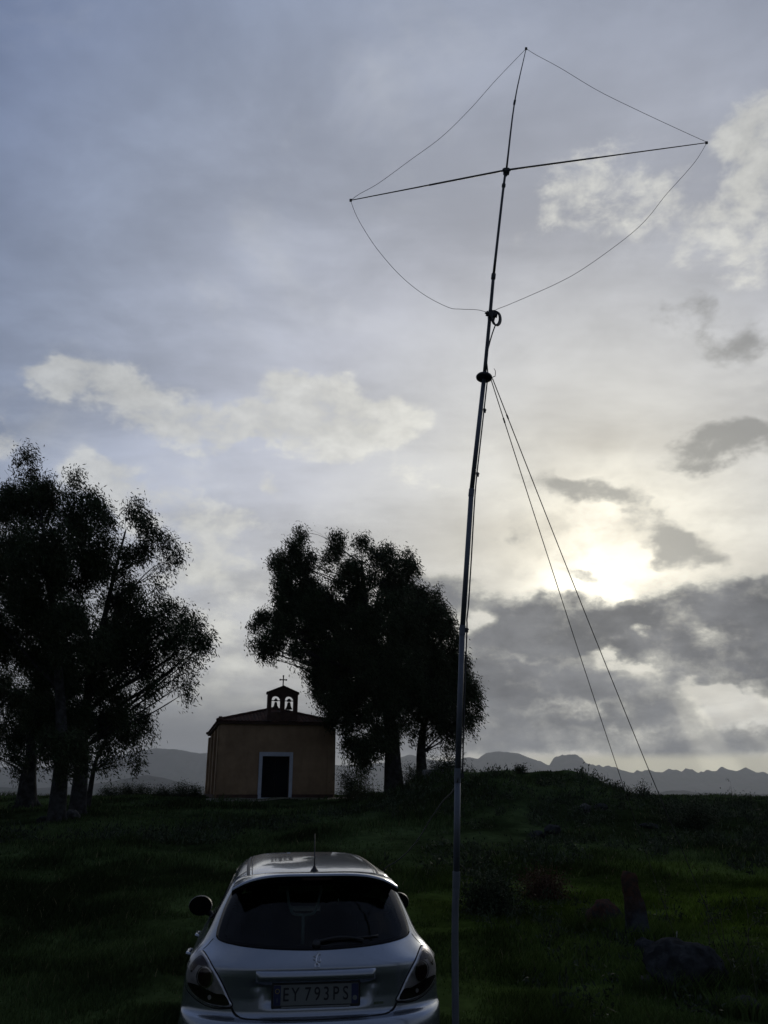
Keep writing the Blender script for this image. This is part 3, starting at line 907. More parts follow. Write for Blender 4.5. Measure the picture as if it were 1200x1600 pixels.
weed('branching weed with dark upright leaves right of the large boulder', 1172, 1480, 1432, 9.2, (.02, 0), 4)
weed('slanting forked weed left of the upright dark-leaved one', 1150, 1475, 1425, 9.4, (-.12, 0), 2)
weed('thin weed between the standing stone and the large boulder', 1040, 1410, 1380, 12.5, (.02, 0), 3)
weed('thin upright stem on the skyline near the right edge', 1143, 1240, 1222, 35, (.02, 0), 2)

# ------------------------------------------------------------------ stones
STONE = material('lichened granite', (.040, .042, .044), rough=1.0, second=(.020, .021, .021), scale=5.0, vary=.35, bump=1.0, bscale=16, spec=.0)
RUST = material('granite with orange lichen', (.062, .036, .027), rough=.95, second=(.030, .030, .028), scale=7.0, vary=.4, bump=1.0, bscale=18, spec=.0)
PALE = material('pale field stone', (.09, .09, .085), rough=.95, second=(.05, .05, .047), scale=6.0, vary=.3, bump=.8, bscale=18, spec=.1)

def rock(label, px, py, Y, size, mat, seed, name='boulder', cat='boulder', group=None, flat=1.0, tilt=(0, 0, 0), sub=4, sink=.25):
    p = at(px, py, Y)
    x = p.x
    bm = bmesh.new()
    bmesh.ops.create_icosphere(bm, subdivisions=sub, radius=1.0)
    pl = [(Vector(np.random.default_rng(seed * 31 + k).normal(0, 1, 3)).normalized(), .62 + .3 * ((seed * 7 + k * 13) % 10) / 10) for k in range(11)]
    for v in bm.verts:
        c = v.co.copy()
        for n_, d_ in pl:
            q = c.dot(n_) - d_
            if q > 0: c -= n_ * q * .85
        c *= 1 + .16 * mnoise.noise(v.co * 1.6 + Vector((seed, 0, 0))) + .10 * mnoise.noise(v.co * 5 + Vector((seed, 3, 0))) + .045 * mnoise.noise(v.co * 12)
        v.co = Vector((c.x * size[0] / 2, c.y * size[1] / 2, c.z * size[2] / 2))
    me = bpy.data.meshes.new(name); bm.to_mesh(me); bm.free()
    me.polygons.foreach_set('use_smooth', [True] * len(me.polygons))
    me.materials.append(mat)
    o = bpy.data.objects.new(name, me)
    o.location = (x, Y, h1(x, Y) + size[2] * (.5 - sink)); o.rotation_euler = [R(t) for t in tilt]
    COL.objects.link(o)
    tag(o, label, cat, group)
    return o

def standing_stone():
    Y = 12.0
    x = at(1000, 1450, Y).x
    z = h1(x, Y)
    rows = 26; n = 20
    v = []; f = []
    for j in range(rows):
        t = j / (rows - 1)
        w = .235 * (1 - .58 * t) * (1 if t > .1 else 1.1 - t)
        cx = -.095 * t
        if t > .96: w *= .86
        for k in range(n):
            a = 2 * math.pi * k / n
            r = 1 / max(abs(math.cos(a)), abs(math.sin(a))) ** .72
            q = Vector((math.cos(a) * w * r * .82, math.sin(a) * w * r * .6, t * .98 - .14))
            q *= 1
            nn = mnoise.noise(Vector((q.x * 5, q.y * 5, q.z * 3.4))) * .050 + mnoise.noise(q * 16) * .016
            v.append((q.x * (1 + nn / max(w, .05)) + cx, q.y * (1 + nn / max(w, .05)), q.z + (.05 * mnoise.noise(q * 8) if t > .9 else 0)))
    for j in range(rows - 1):
        for k in range(n):
            f.append([j * n + k, j * n + (k + 1) % n, (j + 1) * n + (k + 1) % n, (j + 1) * n + k])
    f.append(list(range(n))[::-1]); f.append([(rows - 1) * n + k for k in range(n)])
    mat = bpy.data.materials.new('standing stone with rust lichen'); mat.use_nodes = True; mat.node_tree.nodes.clear()
    g = NG(mat.node_tree)
    tc = g.node('ShaderNodeTexCoord').outputs['Object']
    sx, sy, sz = g.sep(tc)
    nz = g.noise(tc, 9, 6, .65)
    m_ = g.rng(g.m('ADD', g.m('MULTIPLY', sz, 1.2), g.m('MULTIPLY', nz, 1.5)), 1.05, 1.45)
    c = g.mix(g.rng(g.noise(tc, 5, 5, .6), .4, .6), (.06, .066, .074), (.032, .034, .037))
    c = g.mix(m_, c, g.mix(g.rng(nz, .45, .6), (.070, .038, .026), (.042, .032, .026)))
    p = g.node('ShaderNodeBsdfPrincipled'); g.put(p.inputs['Base Color'], c); p.inputs['Roughness'].default_value = .95; p.inputs['Specular IOR Level'].default_value = 0
    b = g.node('ShaderNodeBump'); b.inputs['Strength'].default_value = .9; b.inputs['Distance'].default_value = .03
    g.put(b.inputs['Height'], g.noise(tc, 18, 6, .65)); g.put(p.inputs['Normal'], b.outputs[0])
    o_ = g.node('ShaderNodeOutputMaterial'); g.l.new(p.outputs[0], o_.inputs[0])
    me = bpy.data.meshes.new('standing_stone'); me.from_pydata(v, [], f)
    me.polygons.foreach_set('use_smooth', [True] * len(me.polygons)); me.materials.append(mat)
    o = bpy.data.objects.new('standing_stone', me); COL.objects.link(o)
    o.location = (x, Y, z); o.rotation_euler = (0, 0, R(10))
    tag(o, 'leaning tapered standing stone with rust-coloured lichen on its top', 'standing stone')
standing_stone()
rock('low boulder with reddish lichen just left of the standing stone', 942, 1430, 12.6, (.66, .55, .55), RUST, 3)
rock('largest dark rounded boulder in the lower right meadow', 1072, 1500, 9.6, (1.06, .8, .74), STONE, 5, tilt=(0, 14, 10), sink=.36)
rock('small pale-edged rock against the left end of the largest boulder', 1016, 1500, 9.5, (.30, .3, .30), PALE, 6, name='rock', cat='rock')
rock('small rough rock in front of the right end of the largest boulder', 1160, 1535, 8.6, (.32, .3, .26), STONE, 8, name='rock', cat='rock')
rock('grey stone at the foot of the standing stone, on its right', 1012, 1455, 11.3, (.40, .34, .30), STONE, 9, name='rock', cat='rock')
rock('pale flat rock on the slope below the mound, left one of a pair', 838, 1278, 24, (.5, .5, .26), STONE, 11, name='rock', cat='rock')
rock('pale rounded rock on the slope below the mound, right one of a pair', 864, 1273, 24.5, (.6, .5, .32), STONE, 12, name='rock', cat='rock')
rock('small light rock high on the slope under the mound crest', 914, 1252, 28, (.40, .35, .38), PALE, 13, name='rock', cat='rock')
rock('dark rock high on the slope beside the small light one', 938, 1252, 28.5, (.5, .4, .3), STONE, 14, name='rock', cat='rock')
rock('wide pale rock far right under the skyline', 1012, 1262, 26, (.6, .5, .2), STONE, 15, name='rock', cat='rock')
rock('pale stone on the grass between the two front left trunks', 112, 1273, 29.5, (.60, .45, .42), PALE, 16, name='rock', cat='rock')
rock('dull stone on the grass left of the tallest tree trunk', 70, 1272, 29.5, (.50, .4, .30), STONE, 17, name='rock', cat='rock')
rock('pale low stone on the grass near the right-hand trunk of the centre trees', 640, 1252, 37, (.35, .3, .25), PALE, 18, name='rock', cat='rock')

# stone slab lying between the centre trees and the mast
def slab():
    Y = 36
    x = at(680, 1250, Y).x
    mb = MB().box((0, 0, .16), (.95, .6, .22))
    mb.box((-.3, .0, .02), (.2, .5, .16)); mb.box((.3, .02, .02), (.22, .5, .16))
    o = mb.build('stone_slab', material('weathered slab', (.20, .20, .19), rough=.95, vary=.3, bump=.5), bevel=.02)
    o.location = (x, Y, h1(x, Y)); o.rotation_euler = (R(3), R(-3), R(8))
    tag(o, 'pale stone slab on two blocks left of the mast, under the trees', 'slab')
slab()

# ------------------------------------------------------------------ chapel
def build_chapel():
    YAW = R(14.5); W = 5.78; D = 10.2; HW = 3.66
    left = at(338, 1250, 42.0)
    ux = Vector((math.cos(YAW), math.sin(YAW), 0)); uy = Vector((-math.sin(YAW), math.cos(YAW), 0))
    org = Vector((left.x, left.y, 0)) + ux * (W / 2)
    z0 = 1.50
    root = empty('chapel', (org.x, org.y, z0), YAW)
    tag(root, 'small ochre country chapel with a twin-arched bell gable and dark door', 'chapel')
    ochre = material('ochre limewash', (.33, .225, .135), rough=.92, second=(.28, .188, .112), scale=.9, vary=.18, bump=.3, bscale=30, spec=.15)
    # rain streaks and damp stains in the limewash
    g = NG(ochre.node_tree)
    pr = [n for n in ochre.node_tree.nodes if n.type == 'BSDF_PRINCIPLED'][0]
    src = pr.inputs['Base Color'].links[0].from_socket
    tc = g.node('ShaderNodeTexCoord').outputs['Object']
    st = g.noise(g.v('MULTIPLY', tc, (5.0, 5.0, .55)), 1.0, 5, .65)
    sx, sy, sz = g.sep(tc)
    damp = g.m('MULTIPLY', g.rng(sz, .9, .0), g.rng(g.noise(tc, 2.2, 5, .6), .35, .6))
    c2 = g.mix(g.m('MULTIPLY', g.rng(st, .50, .68), .22), src, (.20, .13, .07))
    c2 = g.mix(g.m('MULTIPLY', damp, .5), c2, (.11, .085, .05))
    g.put(pr.inputs['Base Color'], c2)
    rim = material('dark red-brown limewash', (.085, .052, .040), rough=.92, vary=.3, scale=2.0, bump=.3, spec=.15)
    tile = material('weathered terracotta tile', (.085, .045, .035), rough=.9, second=(.055, .038, .032), scale=3.0, vary=.35, bump=.4, spec=.03)
    white = material('white painted surround', (.48, .51, .56), rough=.8, vary=.12, scale=3.0, spec=.2)
    dark = material('dark green-black door paint', (.006, .008, .010), rough=.8, vary=.3, scale=2.0, spec=.08)
    iron = material('old iron', (.03, .03, .03), rough=.6, metal=.5)
    bronze = material('bell bronze', (.05, .04, .025), rough=.45, metal=.7)
    # front wall with a door opening 
    dx0, dx1, dh = -.73, .64, 2.10
    t = .45
    fw = MB()
    fw.box(((-W / 2 + dx0) / 2, t / 2, HW / 2), (dx0 + W / 2, t, HW))
    fw.box(((W / 2 + dx1) / 2, t / 2, HW / 2), (W / 2 - dx1, t, HW))
    fw.box(((dx0 + dx1) / 2, t / 2, (HW + dh) / 2), (dx1 - dx0, t, HW - dh))
    fw.build('front_wall', ochre, root)
    for sx in (-1, 1):
        MB().box((sx * (W / 2 - t / 2), (D + t) / 2, HW / 2), (t, D - t, HW)).build('side_wall', ochre, root)
    MB().box((0, D - t / 2, HW / 2), (W - 2 * t, t, HW)).build('rear_wall', ochre, root)
    # pilasters: proud strips on the side walls and at the front corners
    for sx in (-1, 1):
        for yy in (.26, 3.4, 6.7, D - .26):
            MB().box((sx * (W / 2 + .06), yy, HW / 2 - .06), (.12, .5, HW - .12)).build('pilaster', ochre, root, bevel=.01)
        MB().box((sx * (W / 2 - .12), -.04, HW / 2 - .06), (.36, .08, HW - .12)).build('corner_strip', ochre, root, bevel=.01)
    # plinth, butted against the surround
    for a, b in ((-W / 2 - .02, dx0 - .16), (dx1 + .16, W / 2 + .02)):
        MB().box(((a + b) / 2, -.055, .12), (b - a, .11, .30)).build('plinth', rim, root, bevel=.01)
    for sx in (-1, 1):
        MB().box((sx * (W / 2 + .075), D / 2 + .1, .12), (.15, D - .2, .30)).build('plinth', rim, root, bevel=.01)
    # door surround and door
    fr = MB()
    fr.box((dx0 - .085, -.03, dh / 2 + .0), (.17, .10, dh))
    fr.box((dx1 + .085, -.03, dh / 2 + .0), (.17, .10, dh))
    fr.box(((dx0 + dx1) / 2, -.03, dh + .10), (dx1 - dx0 + .34, .10, .20))
    fr.build('door_surround', white, root, bevel=.008)
    for s, (a, b) in ((0, (dx0 + .01, (dx0 + dx1) / 2 - .004)), (1, ((dx0 + dx1) / 2 + .004, dx1 - .01))):
        d = MB().box(((a + b) / 2, .20, dh / 2), (b - a, .05, dh - .01)).build('door', dark, root)
        for (z0_, z1_) in ((.15, .95), (1.08, 2.05)):
            MB().box(((a + b) / 2, .168, (z0_ + z1_) / 2), (b - a - .18, .018, z1_ - z0_)).build('panel', dark, d, bevel=.006)
        hx = b - .06 if s == 0 else a + .06
        MB().box((hx, .158, 1.05), (.02, .03, .14)).build('handle', iron, d)
    MB().box(((dx0 + dx1) / 2, -.14, .05), (dx1 - dx0 + .34, .34, .14)).build('step', white, root, bevel=.01)
    # eaves cornice
    cor = MB()
    cor.box((0, -.02, HW + .06), (W + .30, .30, .12))
    for sx in (-1, 1): cor.box((sx * (W / 2 + .02), D / 2 + .2, HW + .06), (.30, D - .14, .12))
    cor.build('cornice', rim, root, bevel=.01)
    # hipped roof: four slopes of round tiles, each slope a ribbed sheet
    e = .22; ze = HW + .13; zr = HW + 1.00
    A = Vector((-W / 2 - e, -e, ze)); B = Vector((W / 2 + e, -e, ze)); C = Vector((W / 2 + e, D + e, ze)); E = Vector((-W / 2 - e, D + e, ze))
    P = Vector((0, 2.5, zr)); Q = Vector((0, D - 2.5, zr))
    def slope(eL, eR, tL, tR, name):
        along = (eR - eL); L = along.length; ud = along.normalized()
        nrm = ud.cross((tL - eL)).normalized()
        if nrm.z < 0: nrm = -nrm
        ncol = int(L / .19) * 4
        v = []; f = []; rows = 9
        cols = ncol + 1
        sl = (tL - eL).dot(ud); sr = (tR - eL).dot(ud)
        up = (tL - eL) - ud * sl
        for j in range(rows):
            tt = j / (rows - 1)
            x0 = sl * tt; x1 = L + (sr - L) * tt
            for c in range(cols):
                xx = L * c / ncol
                xx = min(max(xx, x0), x1)
                rib = .035 * abs(math.sin(xx / .19 * math.pi))
                v.append(eL + ud * xx + up * tt + nrm * (rib + .0))
        for j in range(rows - 1):
            for c in range(cols - 1):
                f.append([j * cols + c, j * cols + c + 1, (j + 1) * cols + c + 1, (j + 1) * cols + c])
        mb = MB(); mb.v = v; mb.f = f
        o = mb.build(name, tile, root)
        s = o.modifiers.new('thick', 'SOLIDIFY'); s.thickness = .05; s.offset = -1
        return o
    slope(A, B, P, P, 'roof_slope'); slope(B, C, P, Q, 'roof_slope'); slope(C, E, Q, Q, 'roof_slope'); slope(E, A, Q, P, 'roof_slope')
    rd = MB()
    for a_, b_ in ((A, P), (B, P), (C, Q), (E, Q), (P, Q)):
        rd.tube([a_.lerp(b_, k / 12) + Vector((0, 0, .03)) for k in range(13)], [.085 * (1 + .12 * (k % 2)) for k in range(13)], 8)
    rd.build('ridge_tiles', tile, root, smooth=True)
    for sx in (-1, 1):
        MB().box((sx * (W / 2 + .05), .0, HW + .22), (.26, .26, .26), taper=.7).build('corner_stone', rim, root, bevel=.02)
    # ceiling slab keeps the inside dark
    MB().box((0, D / 2, HW - .05), (W - 2 * t, D - 2 * t, .08)).build('ceiling', ochre, root)
    MB().box((0, D / 2, .03), (W - 2 * t, D - 2 * t, .08)).build('floor', iron, root)
    # bell gable
    bx = .19; bw = 1.56; th = .42; zb = HW + .12
    zs = HW + 1.58; zp = HW + 1.90       # shoulder and peak
    zo = HW + .62                        # sill of the openings
    r = .24; zsp = HW + 1.22             # spring of the arches
    cxs = (bx - .345, bx + .345)
    wall = MB()
    y0, y1 = .0, th
    N = 14
    def col(x0, x1, z0_, z1_):
        wall.box(((x0 + x1) / 2, th / 2 - .0, (z0_ + z1_) / 2), (x1 - x0, th, z1_ - z0_))
    col(bx - bw / 2, bx + bw / 2, zb, zo)
    col(bx - bw / 2, cxs[0] - r, zo, zsp); col(cxs[0] + r, cxs[1] - r, zo, zsp); col(cxs[1] + r, bx + bw / 2, zo, zsp)
    # the arched part: outline strips between the arch line and the gable line
    def gz(x): return zs + (zp - zs) * max(0, 1 - abs(x - bx) / (bw / 2))
    xs = sorted(set([bx - bw / 2, bx, bx + bw / 2] + [c + r * math.cos(math.pi * k / N) for c in cxs for k in range(N + 1)]))
    def lo(x):
        for c in cxs:
            if abs(x - c) <= r + 1e-6: return zsp + math.sqrt(max(0, r * r - (x - c) ** 2))
        return zsp
    for a_, b_ in zip(xs, xs[1:]):
        if b_ - a_ < 1e-5: continue
        wall.prism([(a_, lo(a_)), (b_, lo(b_)), (b_, gz(b_)), (a_, gz(a_))], 0.0, th)
    wl = wall.build('bell_gable', rim, root)
    cp = MB()
    for sx in (-1, 1):
        cp.box((bx + sx * (bw / 2 + .01), th / 2, zs + .02), (.10, th + .08, .12))
        L = math.hypot(bw / 2, zp - zs) + .06
        an = math.atan2(zp - zs, bw / 2)
        cp.box((bx + sx * bw / 4, th / 2, (zs + zp) / 2 + .045), (L, th + .14, .07), rot=Matrix.Rotation(sx * an, 3, 'Y'))
    cp.build('coping', rim, wl, bevel=.008)
    # cross
    cr = MB()
    cr.box((bx, th / 2, zp + .30), (.055, .055, .56)); cr.box((bx, th / 2, zp + .40), (.30, .052, .052))
    for px_, pz in ((-.16, .40), (.16, .40), (0, .60)):
        cr.box((bx + px_, th / 2, zp + pz), (.075, .07, .075))
    cr.build('cross', iron, root)
    # bells with yokes
    for i, c in enumerate(cxs):
        s = (.92, 1.12)[i]
        b = MB()
        prof = [(.0, .30), (.045, .30), (.075, .27), (.085, .20), (.10, .12), (.13, .05), (.17, .0), (.165, -.02), (.12, .0), (.0, .05)]
        zt = zsp - .02
        b.lathe([(q * s, (z - .30) * s) for q, z in prof], (c, th / 2, zt - .05), 18)
        bo = b.build('bell', bronze, root, smooth=True)
        y = MB().tube([(c - r - .02, th / 2, zt + .02), (c + r + .02, th / 2, zt + .02)], .022, 8)
        y.box((c, th / 2, zt + .03), (.18 * s, .09, .10 * s)); y.box((c, th / 2, zt + .10), (.10 * s, .08, .06))
        y.build('yoke', iron, bo)
        MB().tube([(c, th / 2, zt - .12), (c + .01, th / 2, zt - .40 * s)], [.012, .026], 8).build('clapper', iron, bo)
    # worn strip of bare ground along the front
    path_m = material('trodden pale earth', (.20, .19, .15), rough=.95, second=(.10, .11, .06), scale=1.2, vary=.3, bump=.4, spec=.1)
    n = 60; m = 8; v = []; f = []
    for j in range(m):
        for i in range(n):
            lx = -3.4 + 8.2 * i / (n - 1)
            wob = .22 * mnoise.noise(Vector((lx * 1.3, 0, 4)))
            ly = -.1 - (1.25 + wob) * (1 - j / (m - 1))
            wp = Vector((org.x, org.y, 0)) + ux * lx + uy * ly
            v.append((wp.x, wp.y, max(h1(wp.x, wp.y) + .015, z0 - .10 + .02) if j > 1 else h1(wp.x, wp.y) + .01))
    for j in range(m - 1):
        for i in range(n - 1): f.append([j * n + i, j * n + i + 1, (j + 1) * n + i + 1, (j + 1) * n + i])
    o = np_mesh('path', np.array(v), np.array(f), path_m, smooth=True)
    tag(o, kind='structure')
build_chapel()

# ------------------------------------------------------------------ loop antenna on a guyed mast
def build_antenna():
    Y = 5.6
    foot = at(710, 1600, Y)
    fx = foot.x + (at(710, 1600, Y).x - at(711, 1500, Y).x) * .6
    base = Vector((foot.x - .005, Y, h1(foot.x, Y)))
    root = empty('antenna_mast', base)
    tag(root, 'tall slightly leaning guyed mast carrying a kite-shaped wire loop antenna', 'antenna')
    alu = material('weathered aluminium tube', (.11, .122, .145), rough=.55, metal=.5, vary=.18, scale=6.0)
    glassf = material('black fibreglass tube', (.018, .018, .02), rough=.38, vary=.3, scale=6.0, coat=.2)
    blk = material('black rubber and plastic', (.014, .014, .015), rough=.55)
    rope_m = material('dark braided cord', (.035, .033, .032), rough=.85, bump=.5, bscale=300)
    wire_m = material('grey insulated wire', (.08, .08, .085), rough=.6)
    steel = material('galvanised peg', (.3, .3, .3), rough=.5, metal=.8)
    L = lambda p: Vector(p) - base
    A = lambda x, y, dy=0.0: L(at(x, y, Y + dy))
    # straight stations up the mast (picture x, y)
    st = [(711, 1470), (713, 1375), (715, 1212), (722.5, 985), (736.5, 770), (756.5, 590), (766, 488), (771, 432), (787, 290), (791, 268), (804, 160), (822, 76)]
    P = [A(*q) for q in st]
    P0 = Vector((0, 0, -.02))
    def sect(name, pts, r0, r1, mat, n=14):
        path = spline(pts, 4) if len(pts) > 2 else pts
        m = len(path) - 1
        return MB().tube(path, [r0 + (r1 - r0) * k / m for k in range(m + 1)], n).build(name, mat, root, smooth=True)
    sect('lower_tube', [P0, P[0], P[1]], .0215, .0215, alu)
    sect('lower_tube', [P[1], P[2]], .0205, .0205, alu)
    sect('middle_tube', [P[2], P[3]], .0195, .0195, alu)
    sect('middle_tube', [P[3], P[4]], .0185, .0185, alu)
    sect('middle_tube', [P[4], P[5]], .0175, .017, alu)
    sect('upper_tube', [P[5], P[6], P[7]], .0150, .0135, glassf)
    sect('upper_tube', [P[7], P[8], P[9]], .0115, .010, glassf)
    sect('tip_tube', [P[9], P[10], P[11]], .009, .0035, glassf)
    # joint sleeves and clips
    def sleeve(p, q, r, h, mat=alu, name='joint_sleeve'):
        d = (q - p).normalized()
        return MB().tube([p - d * h / 2, p - d * h * .4, p + d * h * .4, p + d * h / 2], [r * .96, r, r, r * .96], 14).build(name, mat, root, smooth=False)
    sleeve(P[1], P[2], .0240, .10); sleeve(P[2], P[3], .0228, .09); sleeve(P[3], P[4], .0218, .07); sleeve(P[4], P[5], .0208, .06)
    sleeve(P[7], P[8], .0185, .05, blk); sleeve(P[9].lerp(P[8], .12), P[8], .016, .05, blk); sleeve(P[10], P[11], .010, .05, blk); sleeve(P[8], P[7], .0165, .03, blk)
    for i, t in ((2, .0), (3, .0), (4, .15), (4, .7)):
        p = P[i].lerp(P[i + 1], t); d = (P[i + 1] - P[i]).normalized()
        mb = MB().box(p + Vector((.030, -.004, .0)), (.020, .018, .030))
        mb.box(p + Vector((.040, -.004, .006)), (.010, .008, .008))
        mb.build('clamp_screw', blk, root)
    # guy ring
    d = (P[6] - P[5]).normalized(); U = Vector((1, 0, 0)); q = d.to_track_quat('Z', 'Y').to_matrix()
    tilt = q @ Matrix.Rotation(R(7), 3, 'Y')
    MB().lathe([(.018, -.018), (.048, -.016), (.062, -.007), (.064, .005), (.057, .016), (.034, .021), (.018, .024)], P[5], 26, tilt).build('guy_ring', blk, root, smooth=True)
    ring = P[5]
    # hooked cord end sticking up from the ring
    MB().tube(spline([ring + Vector((.055, 0, -.015)), ring + Vector((.075, 0, .010)), A(773.5, 588), A(774, 580), A(772, 576)], 6), .0026, 6).build('loose_cord_end', rope_m, root)
    # balun clamp and coiled cable where the loop is fed
    f = A(768, 493)
    MB().tube([f + Vector((-.045, -.01, .012)), f + Vector((.045, -.01, -.006))], .020, 10).build('feed_box', blk, root)
    cb = MB()
    cb.box(f + Vector((0, 0, .0)), (.055, .075, .058))
    cb.tube([f + Vector((-.055, -.015, .012)), f + Vector((-.035, -.015, .012))], .008, 8); cb.tube([f + Vector((-.035, -.02, .03)), f + Vector((-.035, -.02, -.012))], .006, 8)
    cb.build('feed_clamp', blk, root, bevel=.004)
    cc = A(775.5, 497.5)
    axis = Vector((.55, .80, .25)).normalized()
    u = axis.orthogonal().normalized(); w = axis.cross(u)
    for k in range(4):
        o_ = axis * (.010 * (k - 1.5))
        MB().tube([cc + o_ + (Vector((math.cos(a) * .040, 0, math.sin(a) * .062)).cross(Vector((0, 0, 0))) if False else Vector((math.cos(a) * .034 + math.sin(a) * .010, math.cos(a) * .03, math.sin(a) * .060))) for a in [2 * math.pi * i / 28 for i in range(29)]], .0065, 7, cap=False).build('coil_turn', blk, root, smooth=True)
    # coax running down from the coil, taped to the mast
    def off(p, s, dz=0): return p + Vector((s, -.004, dz))
    cx = [cc + Vector((-.01, 0, -.06)), A(769, 522), A(764.5, 538), off(P[5], .026, .18), off(P[5], .03, .02), off(P[5].lerp(P[4], .05), .027), off(P[4].lerp(P[5], .4), .026), off(P[4], .028),
          A(736.5, 872), A(734.5, 905), A(732, 945), A(729.5, 968), off(P[3], .031), off(P[3].lerp(P[2], .5), .029), off(P[2], .032)]
    MB().tube(spline(cx, 8), .0052, 7).build('coax_cable', blk, root, smooth=True)
    # crossbar
    Bl = A(548, 313); Bc = P[9]; Br = A(1104, 223)
    def bar(a, b, r0, r1, name='crossbar_tube'):
        MB().tube([a.lerp(b, k / 8) for k in range(9)], [r0 + (r1 - r0) * k / 8 for k in range(9)], 10).build(name, glassf, root, smooth=True)
    Bcc = Bc + Vector((0, -.018, 0))
    bar(Bcc, Bcc.lerp(Bl, .5), .0085, .0075); bar(Bcc.lerp(Bl, .5), Bl, .0062, .0038)
    bar(Bcc, Bcc.lerp(Br, .45), .0085, .0075); bar(Bcc.lerp(Br, .45), Br, .0062, .0038)
    MB().box(Bc, (.05, .045, .05)).box(Bc + Vector((.0, -.02, 0)), (.07, .012, .03)).build('cross_clamp', blk, root, bevel=.004)
    for p in (Bl, Br, P[11]):
        MB().box(p, (.020, .014, .020)).build('tip_hook', blk, root)
    # the wire loop, four sagging spans
    spans = [[(822, 76), (775, 125), (735, 170), (690, 214), (640, 251), (592, 286), (562, 303), (548, 313)],
             [(822, 76), (838, 86), (875, 106), (935, 142), (1000, 174), (1060, 202), (1104, 222)],
             [(548, 314), (556, 335), (568, 357), (590, 390), (625, 430), (662, 460), (700, 480), (720, 483), (745, 484), (762, 488)],
             [(1104, 224), (1088, 250), (1068, 274), (1040, 305), (1015, 337), (990, 362), (950, 393), (905, 424), (870, 443), (830, 461), (795, 476), (775, 484), (770, 490)]]
    for sp in spans:
        MB().tube(spline([A(*q) for q in sp], 6), .0021, 5).build('loop_wire', wire_m, root, smooth=True)
    # guy ropes out to pegs in the meadow
    def ground_at(px, py):
        for i in range(400):
            y = 6 + i * .05
            p = at(px, py, y)
            if p.z <= h1(p.x, p.y) + .05: return p
        return p
    for (mx, my), (gx, gy), s in (((960, 1220), (1056, 1468), (.045, -.03)), ((1027, 1237), (1146, 1518), (.062, -.02))):
        g = ground_at(gx, gy)
        a = ring + Vector((s[0], s[1], -.02)); b = L(g)
        pts = []
        for k in range(25):
            t = k / 24
            p = a.lerp(b, t); p.z -= .10 * math.sin(math.pi * t) * (1 - .3 * t)
            pts.append(p)
        ro = MB().tube(pts, .0038, 6).build('guy_rope', rope_m, root, smooth=True)
        dr = (a - b).normalized()
        MB().tube([b + Vector((.03, .02, .10)), b + Vector((-.01, -.01, -.12))], [.010, .007], 8).build('ground_peg', steel, root)
        kn = pts[1]
        MB().tube([kn, kn + (pts[2] - kn) * .12], .0065, 6).build('knot', rope_m, ro)
    return root
build_antenna()

def feed_line():
    """the coax hanging from the mast into the right side of the car"""
    Y = 5.6
    pts = [at(716, 1212, 5.6), at(714.5, 1222, 5.58), at(706, 1238, 5.8), at(692, 1252, 6.1), at(672, 1281, 6.5), at(655, 1309, 6.9), at(637, 1331, 7.2), at(618, 1347, 7.4), at(604, 1355, 7.55), at(596, 1366, 7.65)]
    o = MB().tube(spline(pts, 8), .0045, 7).build('coaxial_cable', material('black coax sheath', (.012, .012, .012), rough=.5), smooth=True)
    tag(o, 'black cable sagging from the mast joint down to the car roof side', 'cable')
feed_line()

